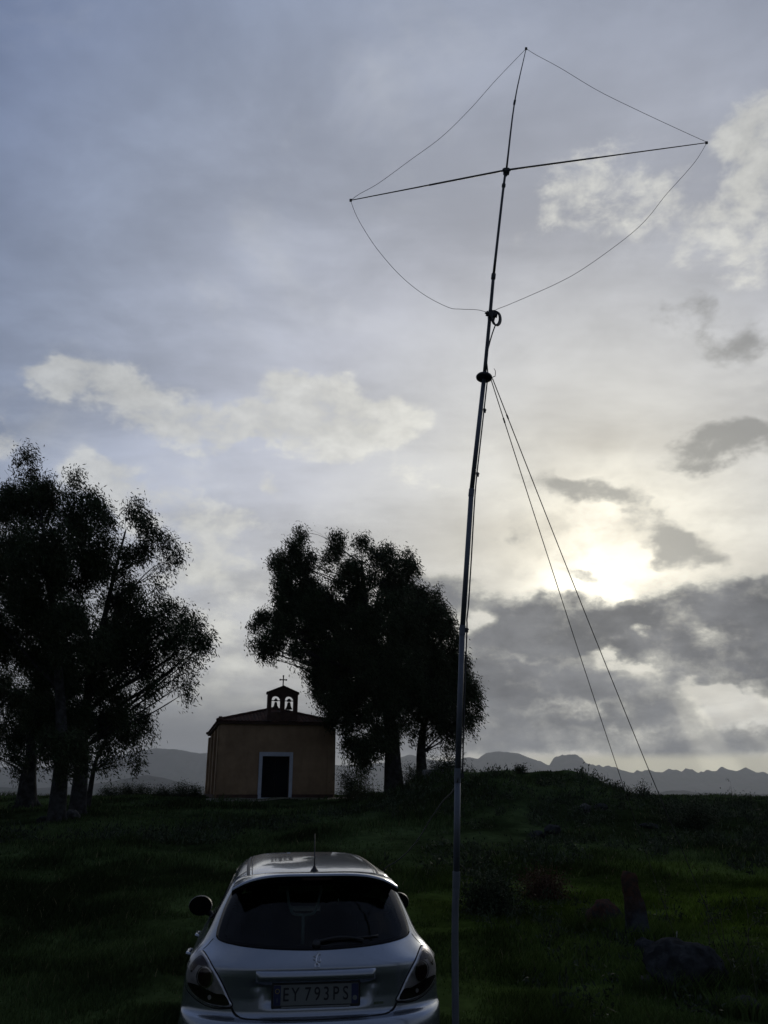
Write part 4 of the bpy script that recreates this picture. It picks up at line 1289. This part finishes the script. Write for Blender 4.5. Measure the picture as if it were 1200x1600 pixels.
# ------------------------------------------------------------------ car
def build_car():
    root = empty('parked_car', (-.417, 5.65, 0), R(8))
    tag(root, 'silver hatchback seen from behind, parked on the grass before the chapel', 'car')
    paint = material('silver blue metallic paint', (.27, .30, .35), rough=.27, metal=.85, coat=1.0, vary=.05, scale=30)
    blackp = material('black trim plastic', (.010, .010, .011), rough=.5)
    gloss = material('gloss black print on glass', (.003, .003, .004), rough=.12, spec=.15)
    seam_m = material('panel gap', (.004, .004, .004), rough=.9)
    chrome = material('chrome', (.55, .56, .58), rough=.12, metal=1.0)
    glass = glass_material('tinted glass', (.34, .42, .41), refl=.7)
    clearg = glass_material('windscreen glass', (.80, .88, .86), refl=.8)
    fabric = material('dark seat fabric', (.012, .013, .015), rough=.95)
    # ---- profile tables by height
    zt = [.20, .26, .35, .45, .55, .61, .645, .66, .68, .75, .82, .88, .925, .945, .97, 1.00, 1.03, 1.08, 1.14, 1.20, 1.26, 1.31, 1.345, 1.37, 1.385]
    w_ = [.965 * q for q in [.79, .82, .845, .86, .868, .872, .872, .872, .871, .868, .862, .85, .838, .828, .805, .775, .750, .722, .694, .664, .632, .606, .588, .568, .548]]
    yr = [.06, -.02, -.07, -.10, -.105, -.095, -.075, -.02, -.01, -.005, -.01, -.018, -.02, -.005, .018, .048, .082, .120, .160, .200, .245, .290, .325, .355, .375]
    yf = [3.70, 3.84, 3.90, 3.93, 3.92, 3.89, 3.86, 3.85, 3.83, 3.76, 3.66, 3.52, 3.36, 3.27, 3.14, 3.02, 2.93, 2.84, 2.73, 2.62, 2.50, 2.40, 2.32, 2.26, 2.20]
    dd = [.42, .44, .45, .46, .47, .47, .47, .46, .46, .45, .45, .45, .46, .47, .48, .48, .46, .44, .42, .40, .38, .36, .34, .32, .31]
    zs = np.unique(np.concatenate([np.linspace(.20, .64, 24), np.linspace(.64, .70, 9), np.linspace(.70, .92, 18), np.linspace(.92, 1.05, 15), np.linspace(1.05, 1.385, 32)]))
    def sm(tab):
        f = np.linspace(.20, 1.385, 800); a = np.interp(f, zt, tab)
        k = np.hanning(27); k /= k.sum()
        return lambda z: np.interp(z, f, np.convolve(np.pad(a, 13, mode='edge'), k, mode='valid'))
    def sm2(tab):
        f = np.linspace(.20, 1.385, 800); a = np.interp(f, zt, tab)
        k = np.hanning(13); k /= k.sum()
        return lambda z: np.interp(z, f, np.convolve(np.pad(a, 6, mode='edge'), k, mode='valid'))
    W, YR, YF, DD = sm(w_), sm2(yr), sm(yf), sm(dd)
    PE, QE = 2.7, 2.0
    def loop(z):
        w = float(W(z)); y0 = float(YR(z)); y1 = float(YF(z)); d = float(DD(z))
        pts = []
        n1 = 44
        for i in range(n1):
            th = (i / n1) * math.pi / 2
            pts.append((w * math.sin(th) ** (2 / PE), y0 + d * (1 - math.cos(th) ** (2 / QE))))
        fa = .75 - .45 * min(max((z - 1.05) / .30, 0), 1)
        ys = np.linspace(y0 + d, y1 - fa, 110)
        for y in ys[:-1]:
            t = (y - y0 - d) / (y1 - fa - y0 - d)
            pts.append((w * (1 + .008 * math.sin(math.pi * t)) * (1 - .03 * t * t), y))
        for i in range(20):
            th = (i / 19) * math.pi / 2
            pts.append((w * .97 * math.cos(th) ** (2 / 2.6), y1 - fa * (1 - math.sin(th) ** (2 / 2.0))))
        full = pts + [(-x, y) for x, y in pts[::-1][1:-1]]
        return full
    verts = []; faces = []
    zrim = 1.385; CR = .088
    loops = [loop(z) for z in zs]
    n = len(loops[0])
    for z, lp in zip(zs, loops):
        for x, y in lp:
            verts.append([x, y, z])
    rim = loops[-1]
    yc = (min(p[1] for p in rim) + max(p[1] for p in rim)) / 2 - .1
    cap = [.985, .965, .94, .91, .875, .835, .79, .74, .68, .61, .53, .44, .34, .23, .12]
    for s in cap:
        for x, y in rim:
            yy = yc + (y - yc) * s
            tt = min(max((yy - .2) / 1.5, 0), 1)
            verts.append([x * s, yy, zrim + CR * (1 - s ** 5.0) * (.50 + .50 * (1 - (1 - tt) ** 2))])
    nl = len(zs) + len(cap)
    V = np.array(verts)
    # plate recess pressed into the tailgate
    x, y, z = V[:, 0], V[:, 1], V[:, 2]
    def sst(a, b, v):
        t = np.clip((v - a) / (b - a), 0, 1); return t * t * (3 - 2 * t)
    half = .275 + .085 * np.clip((z - .70) / .14, 0, 1)
    rec = sst(0, .035, half + .03 - np.abs(x)) * sst(.700, .735, z) * (1 - sst(.838, .846, z)) * (y < .5)
    V[:, 1] += .017 * rec
    for j in range(nl - 1):
        for k in range(n):
            k2 = (k + 1) % n
            faces.append([j * n + k, j * n + k2, (j + 1) * n + k2, (j + 1) * n + k])
    top = len(V)
    V = np.vstack([V, [[0, yc, zrim + CR]]])
    tri = [[(nl - 1) * n + k, (nl - 1) * n + (k + 1) % n, top] for k in range(n)]
    bvh = BVHTree.FromPolygons([Vector(v) for v in V], faces + tri)

    def inside(px, py, poly):
        """arrays px,py in polygon"""
        c = np.zeros(len(px), bool)
        m = len(poly)
        for i in range(m):
            x1, y1 = poly[i]; x2, y2 = poly[(i + 1) % m]
            cond = ((y1 > py) != (y2 > py)) & (px < (x2 - x1) * (py - y1) / (y2 - y1 + 1e-12) + x1)
            c ^= cond
        return c
    def smooth_outline(pts, n_=12):
        P = [Vector((p[0], p[1], 0)) for p in pts]
        P = [P[-1]] + P + [P[0], P[1]]
        out = []
        for i in range(1, len(P) - 2):
            a, b, c, d = P[i - 1:i + 3]
            for k in range(n_):
                t = k / n_
                q = .5 * ((2 * b) + (c - a) * t + (2 * a - 5 * b + 4 * c - d) * t * t + (3 * b - 3 * c + d - a) * t ** 3)
                out.append((q.x, q.y))
        return out
    # casting directions: origin builder + direction
    def cast(u, v, face):
        if face == 'rear': o, d = Vector((u, -2, v)), Vector((0, 1, 0))
        elif face == 'front': o, d = Vector((u, 6, v)), Vector((0, -1, 0))
        elif face == 'left': o, d = Vector((-3, u, v)), Vector((1, 0, 0))
        elif face == 'right': o, d = Vector((3, u, v)), Vector((-1, 0, 0))
        elif face == 'top': o, d = Vector((u, v, 3)), Vector((0, 0, -1))
        loc, nor, idx, dist = bvh.ray_cast(o, d)
        if loc is None: return None, None
        if nor.dot(d) > 0: nor = -nor
        return loc, nor
    def panel(name, outline, face, off, mat, s0=0.0, s1=1.0, rings=8, parent=root, centre=None, thick=0.0):
        """sheet lying on the body inside a closed outline, from scale s0 to s1 about its centre"""
        cx = sum(p[0] for p in outline) / len(outline); cy = sum(p[1] for p in outline) / len(outline)
        if centre: cx, cy = centre
        m = len(outline); vv = []; ff = []
        for r in range(rings + 1):
            s = s0 + (s1 - s0) * r / rings
            s = max(s, .001)
            for (u, v) in outline:
                loc, nor = cast(cx + (u - cx) * s, cy + (v - cy) * s, face)
                if loc is None:
                    loc, nor = last
                last = (loc, nor)
                vv.append(tuple(loc + nor * off))
        for r in range(rings):
            for k in range(m):
                ff.append([r * m + k, r * m + (k + 1) % m, (r + 1) * m + (k + 1) % m, (r + 1) * m + k])
        mb = MB(); mb.v = [Vector(q) for q in vv]; mb.f = ff
        if thick:
            b = len(mb.v)
            for k in range(m):
                u, v = outline[k]
                loc, nor = cast(cx + (u - cx) * s1, cy + (v - cy) * s1, face)
                if loc is None: loc, nor = last
                last = (loc, nor)
                mb.v.append(loc + nor * (off - thick))
            for k in range(m):
                mb.f.append([rings * m + k, rings * m + (k + 1) % m, b + (k + 1) % m, b + k])
        o = mb.build(name, mat, parent, smooth=True)
        return o
    def strip(name, pts, face, wid, mat=seam_m, off=.0015, closed=False, parent=root):
        """narrow gap or moulding following the body"""
        ls = []
        for u, v in pts:
            loc, nor = cast(u, v, face)
            if loc is not None: ls.append((loc, nor))
        mb = MB()
        m = len(ls)
        for i, (p, nn) in enumerate(ls):
            a = ls[(i + 1) % m if closed else min(i + 1, m - 1)][0]; b = ls[i - 1 if closed else max(i - 1, 0)][0]
            t = (a - b).normalized(); sd = t.cross(nn).normalized() * wid / 2
            mb.v += [p - sd + nn * off * .3, p + nn * off, p + sd + nn * off * .3]
        rng_ = range(m if closed else m - 1)
        for i in rng_:
            i2 = (i + 1) % m
            mb.f += [[3 * i, 3 * i + 1, 3 * i2 + 1, 3 * i2], [3 * i + 1, 3 * i + 2, 3 * i2 + 2, 3 * i2 + 1]]
        return mb.build(name, mat, parent, smooth=True)

    # outlines
    rearw = smooth_outline([(0, 1.008), (.22, 1.013), (.42, 1.022), (.58, 1.035), (.633, 1.050), (.638, 1.085), (.622, 1.15), (.598, 1.22), (.565, 1.29), (.53, 1.340), (.48, 1.358), (.25, 1.366),
                            (0, 1.368), (-.25, 1.366), (-.48, 1.358), (-.53, 1.340), (-.565, 1.29), (-.598, 1.22), (-.622, 1.15), (-.638, 1.085), (-.633, 1.050), (-.58, 1.035), (-.42, 1.022), (-.22, 1.013)], 6)
    wind = smooth_outline([(0, 1.03), (.35, 1.035), (.60, 1.05), (.635, 1.10), (.60, 1.20), (.55, 1.30), (.48, 1.345), (.25, 1.355), (0, 1.36), (-.25, 1.355), (-.48, 1.345), (-.55, 1.30), (-.60, 1.20), (-.635, 1.10), (-.60, 1.05), (-.35, 1.035)], 6)
    side1 = smooth_outline([(.62, 1.10), (.75, 1.05), (1.0, 1.03), (1.38, 1.015), (1.44, 1.03), (1.44, 1.30), (1.40, 1.345), (1.1, 1.345), (.85, 1.31), (.68, 1.22)], 5)
    side2 = smooth_outline([(1.54, 1.03), (1.62, 1.015), (2.1, 1.01), (2.55, 1.01), (2.62, 1.04), (2.45, 1.17), (2.25, 1.30), (2.10, 1.345), (1.60, 1.345), (1.54, 1.31)], 5)
    # body mesh, with openings cut for the glass and the wheel arches
    FC = np.array([V[f].mean(axis=0) for f in faces])
    def shrink(o, s):
        cx = sum(p[0] for p in o) / len(o); cy = sum(p[1] for p in o) / len(o)
        return [(cx + (a - cx) * s, cy + (b - cy) * s) for a, b in o]
    kill = np.zeros(len(faces), bool)
    kill |= inside(FC[:, 0], FC[:, 2], shrink(rearw, .955)) & (FC[:, 1] < .6)
    kill |= inside(FC[:, 0], FC[:, 2], shrink(wind, .955)) & (FC[:, 1] > 2.0)
    for sd in (side1, side2):
        kill |= inside(FC[:, 1], FC[:, 2], shrink(sd, .93)) & (np.abs(FC[:, 0]) > .45)
    WY = (.62, 3.16)
    for wy in WY:
        kill |= ((FC[:, 1] - wy) ** 2 + (FC[:, 2] - .30) ** 2 < .345 ** 2) & (np.abs(FC[:, 0]) > .6)
    ff = [f for f, k in zip(faces, kill) if not k]
    mb = MB(); mb.v = [Vector(v) for v in V]; mb.f = ff + tri
    body = mb.build('body', paint, root, smooth=True)

    # glass
    def glazed(name, o, face, s=.93, gm=None):
        w = panel(name, o, face, .004, gm or glass, 0, s, 10)
        panel('glass_border', o, face, .0045, gloss, s, 1.0, 3, parent=w, thick=.004)
        return w
    rw = glazed('rear_window', rearw, 'rear', .90)
    glazed('windscreen', wind, 'front', .95, clearg)
    for f_ in ('left', 'right'):
        glazed('side_window', side1, f_); glazed('side_window', side2, f_)
    # tail lamps
    lens = glass_material('clear lamp lens', (.88, .86, .86), refl=1.0)
    lampbody = material('silvered lamp bowl', (.55, .55, .57), rough=.35, metal=.6, vary=.4, scale=14)
    redp = material('dark red lamp glass', (.028, .010, .012), rough=.18, coat=.5)
    smoke = material('smoked lower lamp glass', (.016, .012, .012), rough=.15, coat=.5)
    lamp = [(.510, .718), (.58, .712), (.660, .722), (.730, .748), (.775, .780), (.796, .815), (.800, .86), (.786, .912), (.760, .950), (.722, .976), (.680, .955), (.635, .912), (.595, .862), (.558, .805), (.530, .755)]
    for sx in (-1, 1):
        o = smooth_outline([(sx * a, b) for a, b in lamp], 5)
        lp = panel('tail_lamp', o, 'rear', .012, lampbody, 0, 1.0, 10, thick=.012)
        strip('lamp_gap', shrink(o, 1.015), 'rear', .012, off=.003, closed=True, parent=lp)
        low = smooth_outline([(sx * a, b) for a, b in [(.520, .725), (.59, .720), (.665, .730), (.725, .754), (.768, .785), (.784, .812), (.72, .812), (.65, .795), (.60, .780), (.550, .776)]], 4)
        panel('lower_lens', low, 'rear', .0155, smoke, 0, 1.0, 5, parent=lp)
        disc = [(sx * (.675 + .052 * math.cos(a)), .860 + .058 * math.sin(a)) for a in [2 * math.pi * k / 32 for k in range(32)]]
        panel('round_light', disc, 'rear', .0165, redp, 0, .86, 5, parent=lp)
        panel('round_light_rim', disc, 'rear', .021, chrome, .86, 1.0, 2, parent=lp)
        upper = smooth_outline([(sx * a, b) for a, b in [(.715, .955), (.685, .940), (.655, .912), (.70, .925), (.740, .905), (.765, .87), (.775, .90), (.752, .932)]], 4)
        panel('upper_lens', upper, 'rear', .0155, redp, 0, 1.0, 5, parent=lp)
        # small reflector screws seen in the lower lens
        c, nn = cast(sx * .640, .757, 'rear')
        MB().tube([c + nn * .014, c + nn * .0185], .013, 14).build('reflector', lampbody, lp)
        panel('clear_cover', o, 'rear', .024, lens, 0, .985, 8, parent=lp)
    # gaps: tailgate, bumper, roof
    gate = [(.508, .706), (.49, .678), (.45, .660), (.35, .655), (0, .652)]
    gate = [(a, b) for a, b in gate] + [(-a, b) for a, b in gate[::-1][1:]]
    gpath = [(p.x, p.y) for p in spline([(a, b, 0) for a, b in gate], 8)]
    strip('tailgate_gap', gpath, 'rear', .014, off=.002)
    for sx in (-1, 1):
        pth = [(p.x, p.y) for p in spline([(sx * .720, .985, 0), (sx * .690, 1.010, 0), (sx * .658, 1.045, 0)], 8)]
        strip('tailgate_gap', pth, 'rear', .009)
        # bumper shoulder line below the lamp, running forward
        pth = [(p.x, p.y) for p in spline([(sx * .510, .706, 0), (sx * .60, .698, 0), (sx * .69, .712, 0), (sx * .78, .750, 0), (sx * .818, .78, 0)], 6)]
        strip('bumper_gap', pth, 'rear', .008)
        # roof ditch mouldings
        rr = [(sx * (.452 + .012 * math.sin(t * math.pi)), .40 + 1.75 * t) for t in np.linspace(0, 1, 24)]
        strip('roof_moulding', rr, 'top', .024, blackp, off=.004)
        rr = [(sx * (.425 + .012 * math.sin(t * math.pi)), .40 + 1.75 * t) for t in np.linspace(0, 1, 24)]
        strip('roof_moulding', rr, 'top', .006, blackp, off=.003)
        fside = 'right' if sx > 0 else 'left'
        for yy in ([(1.49, z) for z in np.linspace(.32, 1.0, 16)], [(2.66, z) for z in np.linspace(.34, .98, 16)]):
            strip('door_gap', yy, fside, .007)
        for yy in (.98, 2.02 - .28):
            c, nn = cast(yy, .86, fside)
            MB().tube([c + nn * .008 + Vector((0, -.09, 0)), c + nn * .032 + Vector((0, -.07, 0)), c + nn * .034 + Vector((0, .07, 0)), c + nn * .008 + Vector((0, .09, 0))], [.012, .014, .014, .012], 10).build('door_handle', paint, root, smooth=True)
        strip('side_moulding', [(y, .52) for y in np.linspace(1.0, 2.75, 30)], fside, .045, blackp, off=.010)
    # crease over the recess: grip bar above the plate
    gb = smooth_outline([(-.368, .905), (-.372, .880), (-.362, .852), (0, .850), (.362, .852), (.372, .880), (.368, .905), (0, .912)], 6)
    bar = MB()
    prof = []
    us = np.linspace(-.372, .372, 60)
    rows = [(.912, .0), (.909, .012), (.900, .022), (.880, .027), (.858, .026), (.848, .020), (.846, .002)]
    for zz, of in rows:
        for u in us:
            loc, nor = cast(u, max(zz, .851), 'rear')
            e = min(1, (1 - abs(u) / .372) * 18)
            bar.v.append(Vector((u, loc.y - of * e - .001, zz - (.004 * (1 - e)))))
    m = len(us)
    for j in range(len(rows) - 1):
        for k in range(m - 1):
            bar.f.append([j * m + k, j * m + k + 1, (j + 1) * m + k + 1, (j + 1) * m + k])
    bar.build('grip_bar', paint, root, smooth=True)
    for sx in (-1, 1):
        MB().box((sx * .13, .018, .838), (.07, .03, .010)).build('plate_light', blackp, root)
    # number plate
    py = float(cast(0, .778, 'rear')[0].y)
    platew = material('plate white', (.13, .14, .135), rough=.45, vary=.08, scale=20)
    plateb = material('plate blue', (.010, .016, .060), rough=.45)
    ink = material('plate ink', (.008, .008, .010), rough=.5)
    holder = MB().box((0, py - .010, .776), (.545, .018, .136)).build('plate_holder', blackp, root, bevel=.004)
    pl = MB().box((0, py - .0225, .779), (.520, .006, .112)).build('number_plate', platew, root, bevel=.002)
    for sx in (-1, 1):
        MB().box((sx * .2375, py - .0262, .779), (.042, .002, .108)).build('blue_band', plateb, pl)
    def text(s, x, z, size, mat, yy, parent, name, sx=1.0, ext=.0006):
        cu = bpy.data.curves.new(name, 'FONT'); cu.body = s; cu.size = size; cu.align_x = 'CENTER'; cu.align_y = 'CENTER'; cu.extrude = ext
        cu.offset = .0007 if size > .05 else 0
        cu.materials.append(mat)
        o = bpy.data.objects.new(name, cu); COL.objects.link(o)
        dg = bpy.context.evaluated_depsgraph_get()
        me = bpy.data.meshes.new_from_object(o.evaluated_get(dg))
        bpy.data.objects.remove(o)
        o = bpy.data.objects.new(name, me); COL.objects.link(o); o.parent = parent
        if not me.materials: me.materials.append(mat)
        o.location = (x, yy, z); o.rotation_euler = (R(90), 0, 0); o.scale = (sx, 1, 1)
        return o
    yt = py - .0264
    xs_ = {'E': -.186, 'Y': -.128, '7': -.052, '9': .006, '3': .062, 'P': .120, 'S': .180}
    for ch, xx in xs_.items():
        text(ch, xx, .779, .104, ink, yt, pl, 'letter' if ch.isalpha() else 'numeral', .78)
    text('I', -.2375, .752, .034, platew, py - .0275, pl, 'country_letter', 1.0)
    st = MB()
    for k in range(12):
        a = 2 * math.pi * k / 12
        st.box((-.2375 + .012 * math.cos(a), py - .0276, .802 + .012 * math.sin(a)), (.0032, .0008, .0032))
    st.build('star_ring', material('plate yellow', (.5, .38, .03), rough=.5), pl)
    MB().lathe([(.0, .0008), (.014, .0008), (.014, 0)], (.2375, py - .0276, .756), 16, Matrix.Rotation(R(90), 3, 'X')).build('plate_sticker', platew, pl)
    MB().box((0, py - .021, .7135), (.42, .008, .008)).build('holder_lip', material('holder lip print', (.16, .17, .17), rough=.5), holder)
    # lion badge in relief: body, mane, legs and tail as separate strokes of one casting
    lion = MB(); ly = .0
    def cz(z): return float(cast(0, z, 'rear')[0].y)
    def stroke(pts, rad):
        P_ = [Vector((x, cz(z) - .004, z)) for x, z in pts]
        lion.tube(spline(P_, 4), [rad[0] + (rad[1] - rad[0]) * k / (4 * (len(P_) - 1)) for k in range(4 * (len(P_) - 1) + 1)], 8)
    O = .962
    stroke([(.012, O + .030), (.002, O + .020), (-.004, O + .004), (-.002, O - .014)], (.008, .0055))
    stroke([(.010, O + .034), (.018, O + .032), (.021, O + .026)], (.007, .004))
    stroke([(.0, O + .014), (-.012, O + .018), (-.022, O + .020)], (.0045, .003))
    stroke([(-.002, O + .004), (-.014, O + .003), (-.023, O + .006)], (.0045, .003))
    stroke([(-.002, O - .012), (-.012, O - .022), (-.010, O - .033), (-.018, O - .036)], (.006, .0035))
    stroke([(.0, O - .012), (.010, O - .020), (.012, O - .032), (.004, O - .037)], (.006, .0035))
    stroke([(.004, O - .004), (.018, O - .008), (.024, O + .002), (.018, O + .012)], (.004, .0025))
    lion.build('lion_badge', chrome, root, smooth=True)
    # small badge at the lower right corner of the tailgate
    bd = MB()
    c, nn = cast(.395, .716, 'rear')
    for k, (dx, ww) in enumerate(((-.03, .012), (-.012, .010), (.004, .007), (.018, .012))):
        cc, nn = cast(.395 + dx, .716, 'rear')
        bd.box(cc + nn * .002, (ww, .004, .015))
    bd.build('model_badge', chrome, root)
    # spoiler over the rear window
    sp = MB(); m = 41
    us = np.linspace(-.555, .555, m)
    def lipz(u): return 1.434 - .98 * abs(u) ** 4
    def lipy(u): return .185 + .30 * u * u
    prof = []
    for u in us:
        zl, yl = lipz(u), lipy(u)
        # roof attachment ahead
        ya = yl + .30
        loc, nor = cast(u * .93, ya, 'top')
        za = loc.z + .004 if loc else zl
        col_ = [Vector((u * .93, ya, za)), Vector((u * .965, (ya * .6 + yl * .4), (za * .6 + zl * .4) + .010)), Vector((u, yl + .02, zl + .004)), Vector((u, yl, zl - .004)), Vector((u, yl + .003, zl - .013)), ]
        prof.append(col_)
    for c_ in prof: sp.v += c_
    for i in range(m - 1):
        for k in range(4):
            sp.f.append([i * 5 + k, (i + 1) * 5 + k, (i + 1) * 5 + k + 1, i * 5 + k + 1])
    spo = sp.build('spoiler', paint, root, smooth=True)
    un = MB()
    for u in us:
        zl, yl = lipz(u), lipy(u)
        loc, nor = cast(u * .98, min(1.372, zl - .03), 'rear')
        un.v += [Vector((u, yl + .003, zl - .013)), Vector((u, yl + .012, zl - .040)), Vector((loc.x, loc.y - .004, loc.z))]
    for i in range(m - 1):
        for k in range(2):
            un.f.append([i * 3 + k, (i + 1) * 3 + k, (i + 1) * 3 + k + 1, i * 3 + k + 1])
    un.build('spoiler_underside', gloss, spo, smooth=True)
    MB().box((-.0, .196, 1.408), (.20, .012, .018)).build('high_brake_light', redp, root, bevel=.003)
    # roof aerial
    c, nn = cast(0, .50, 'top')
    ae = MB().lathe([(.030, 0), (.029, .008), (.022, .020), (.012, .032), (.009, .040), (.0, .041)], c + Vector((0, .0, .0)), 16).build('aerial_base', blackp, root, smooth=True)
    MB().tube([c + Vector((0, 0, .030)), c + Vector((0, .01, .10)), c + Vector((0, .05, .25))], [.0055, .004, .0022], 8).build('aerial', blackp, root, smooth=True)
    # wiper
    wb = MB()
    c0, n0 = cast(0, 1.035, 'rear')
    wb.lathe([(.026, 0), (.026, .018), (.018, .026), (0, .027)], c0 + n0 * .003, 14, n0.to_track_quat('Z', 'Y').to_matrix())
    arm = []
    for t in np.linspace(0, 1, 9):
        l, nn = cast(.0 + .30 * t, 1.040 + .020 * math.sin(t * 3), 'rear'); arm.append(l + nn * (.018 + .004 * math.sin(t * 3)))
    wb.tube(arm, [.011 - .005 * k / 8 for k in range(9)], 7)
    bl = []
    for t in np.linspace(0, 1, 9):
        l, nn = cast(.02 + .38 * t, 1.050 + .012 * t, 'rear'); bl.append(l + nn * .012)
    wb.tube(bl, .0065, 6)
    wb.build('rear_wiper', blackp, root, smooth=True)
    # door mirrors
    for sx in (-1, 1):
        mc = Vector((sx * .885, 2.42, .995))
        mh = MB()
        mh.lathe([(0, .085), (.045, .080), (.080, .055), (.100, .015), (.104, -.02), (.098, -.045)], mc, 20, Matrix.Rotation(R(-90), 3, 'X') @ Matrix.Diagonal((1.0, .80, 1.0)))
        mir = mh.build('door_mirror', blackp, root, smooth=True)
        MB().lathe([(0, .0), (.096, .0), (.098, .004)], mc + Vector((0, -.043, 0)), 20, Matrix.Rotation(R(-90), 3, 'X') @ Matrix.Diagonal((1.0, .80, 1.0))).build('mirror_glass', gloss, mir)
        MB().tube([mc + Vector((-sx * .05, 0, -.05)), mc + Vector((-sx * .10, .02, -.075)), mc + Vector((-sx * .20, .03, -.055))], [.028, .024, .03], 10).build('mirror_arm', blackp, mir, smooth=True)
    # interior
    inn = MB()
    inn.box((0, 1.7, .42), (1.40, 2.9, .04))
    inn.box((0, 2.62, .80), (1.28, .36, .26))
    inn.box((0, .52, .82), (1.10, .50, .03))
    inn.box((0, .30, .62), (1.2, .03, .36))
    for sx in (-1, 1): inn.box((sx * .70, 1.6, .68), (.03, 2.3, .56))
    inn.build('cabin_shell', fabric, root)
    def seat(x, y, wdt, name):
        s = MB()
        s.box((x, y + .26, .56), (wdt, .50, .16)); s.box((x, y, .84), (wdt, .13, .58), rot=Matrix.Rotation(R(-10), 3, 'X'), taper=.86)
        o = s.build(name, fabric, root, bevel=.03)
        return o
    def headrest(x, y, z, par):
        h_ = MB().box((x, y, z), (.25, .09, .15), taper=.9).build('headrest', fabric, par, bevel=.03, smooth=True)
        MB().tube(spline([(x - .075, y, z - .16), (x - .07, y, z - .06), (x + .07, y, z - .06), (x + .075, y, z - .16)], 4), .006, 6).build('headrest_stem', chrome, h_)
    for x in (-.34, .34):
        s_ = seat(x, 1.62, .48, 'front_seat'); headrest(x, 1.56, 1.24, s_)
    s_ = seat(0, .72, 1.16, 'rear_seat')
    for x in (-.40, .40): headrest(x, .66, 1.16, s_)
    fr_m = material('pale grey headrest frame', (.50, .56, .56), rough=.5)
    fz = [(-.115, 1.325), (.0, 1.338), (.115, 1.325), (.112, 1.25), (.085, 1.16), (.05, 1.135), (-.05, 1.135), (-.085, 1.16), (-.112, 1.25)]
    rp = [Vector((a - .06, .66, b)) for a, b in smooth_outline(fz, 4)]
    rp.append(rp[0])
    MB().tube(rp, .0095, 7, cap=False).tube([(-.06, .66, 1.14), (-.06, .66, .95)], .012, 6).build('headrest_frame', fr_m, s_, smooth=True)
    # inner mirror and a pale-framed holder on the windscreen
    MB().box((.0, 2.20, 1.26), (.22, .03, .06)).build('inner_mirror', blackp, root, bevel=.01)
    # wheels
    tyre = material('tyre rubber', (.012, .012, .012), rough=.85, bump=.4, bscale=60)
    alloy = material('wheel rim silver', (.35, .36, .38), rough=.35, metal=.8)
    for wy in WY:
        for sx in (-1, 1):
            MW = Matrix.Rotation(R(90) * sx, 3, 'Y')
            wh = MB().lathe([(.19, -.09), (.27, -.10), (.298, -.085), (.305, -.03), (.305, .03), (.298, .085), (.27, .10), (.19, .09)], (sx * .755, wy, .303), 36, MW).build('wheel', tyre, root, smooth=True)
            rm = MB().lathe([(.195, .085), (.185, .06), (.17, .05)], (sx * .755, wy, .303), 36, MW)
            rm.lathe([(0, .07), (.045, .07), (.05, .05)], (sx * .755, wy, .303), 18, MW)
            for k in range(5):
                a = 2 * math.pi * k / 5
                dv = Vector((0, math.cos(a), math.sin(a)))
                cc = Vector((sx * (.755 + .055), wy, .303))
                rm.tube([cc + dv * .03, cc + dv * .11, cc + dv * .18], [.03, .024, .034], 6, flat=.6)
            rm.build('rim', alloy, wh, smooth=False)
            lin = MB().lathe([(.345, -.12), (.345, .10)], (sx * .74, wy, .303), 30, MW).build('arch_liner', blackp, root, smooth=True)
    MB().box((0, 1.9, .24), (1.3, 3.3, .10)).build('underbody', blackp, root)
build_car()
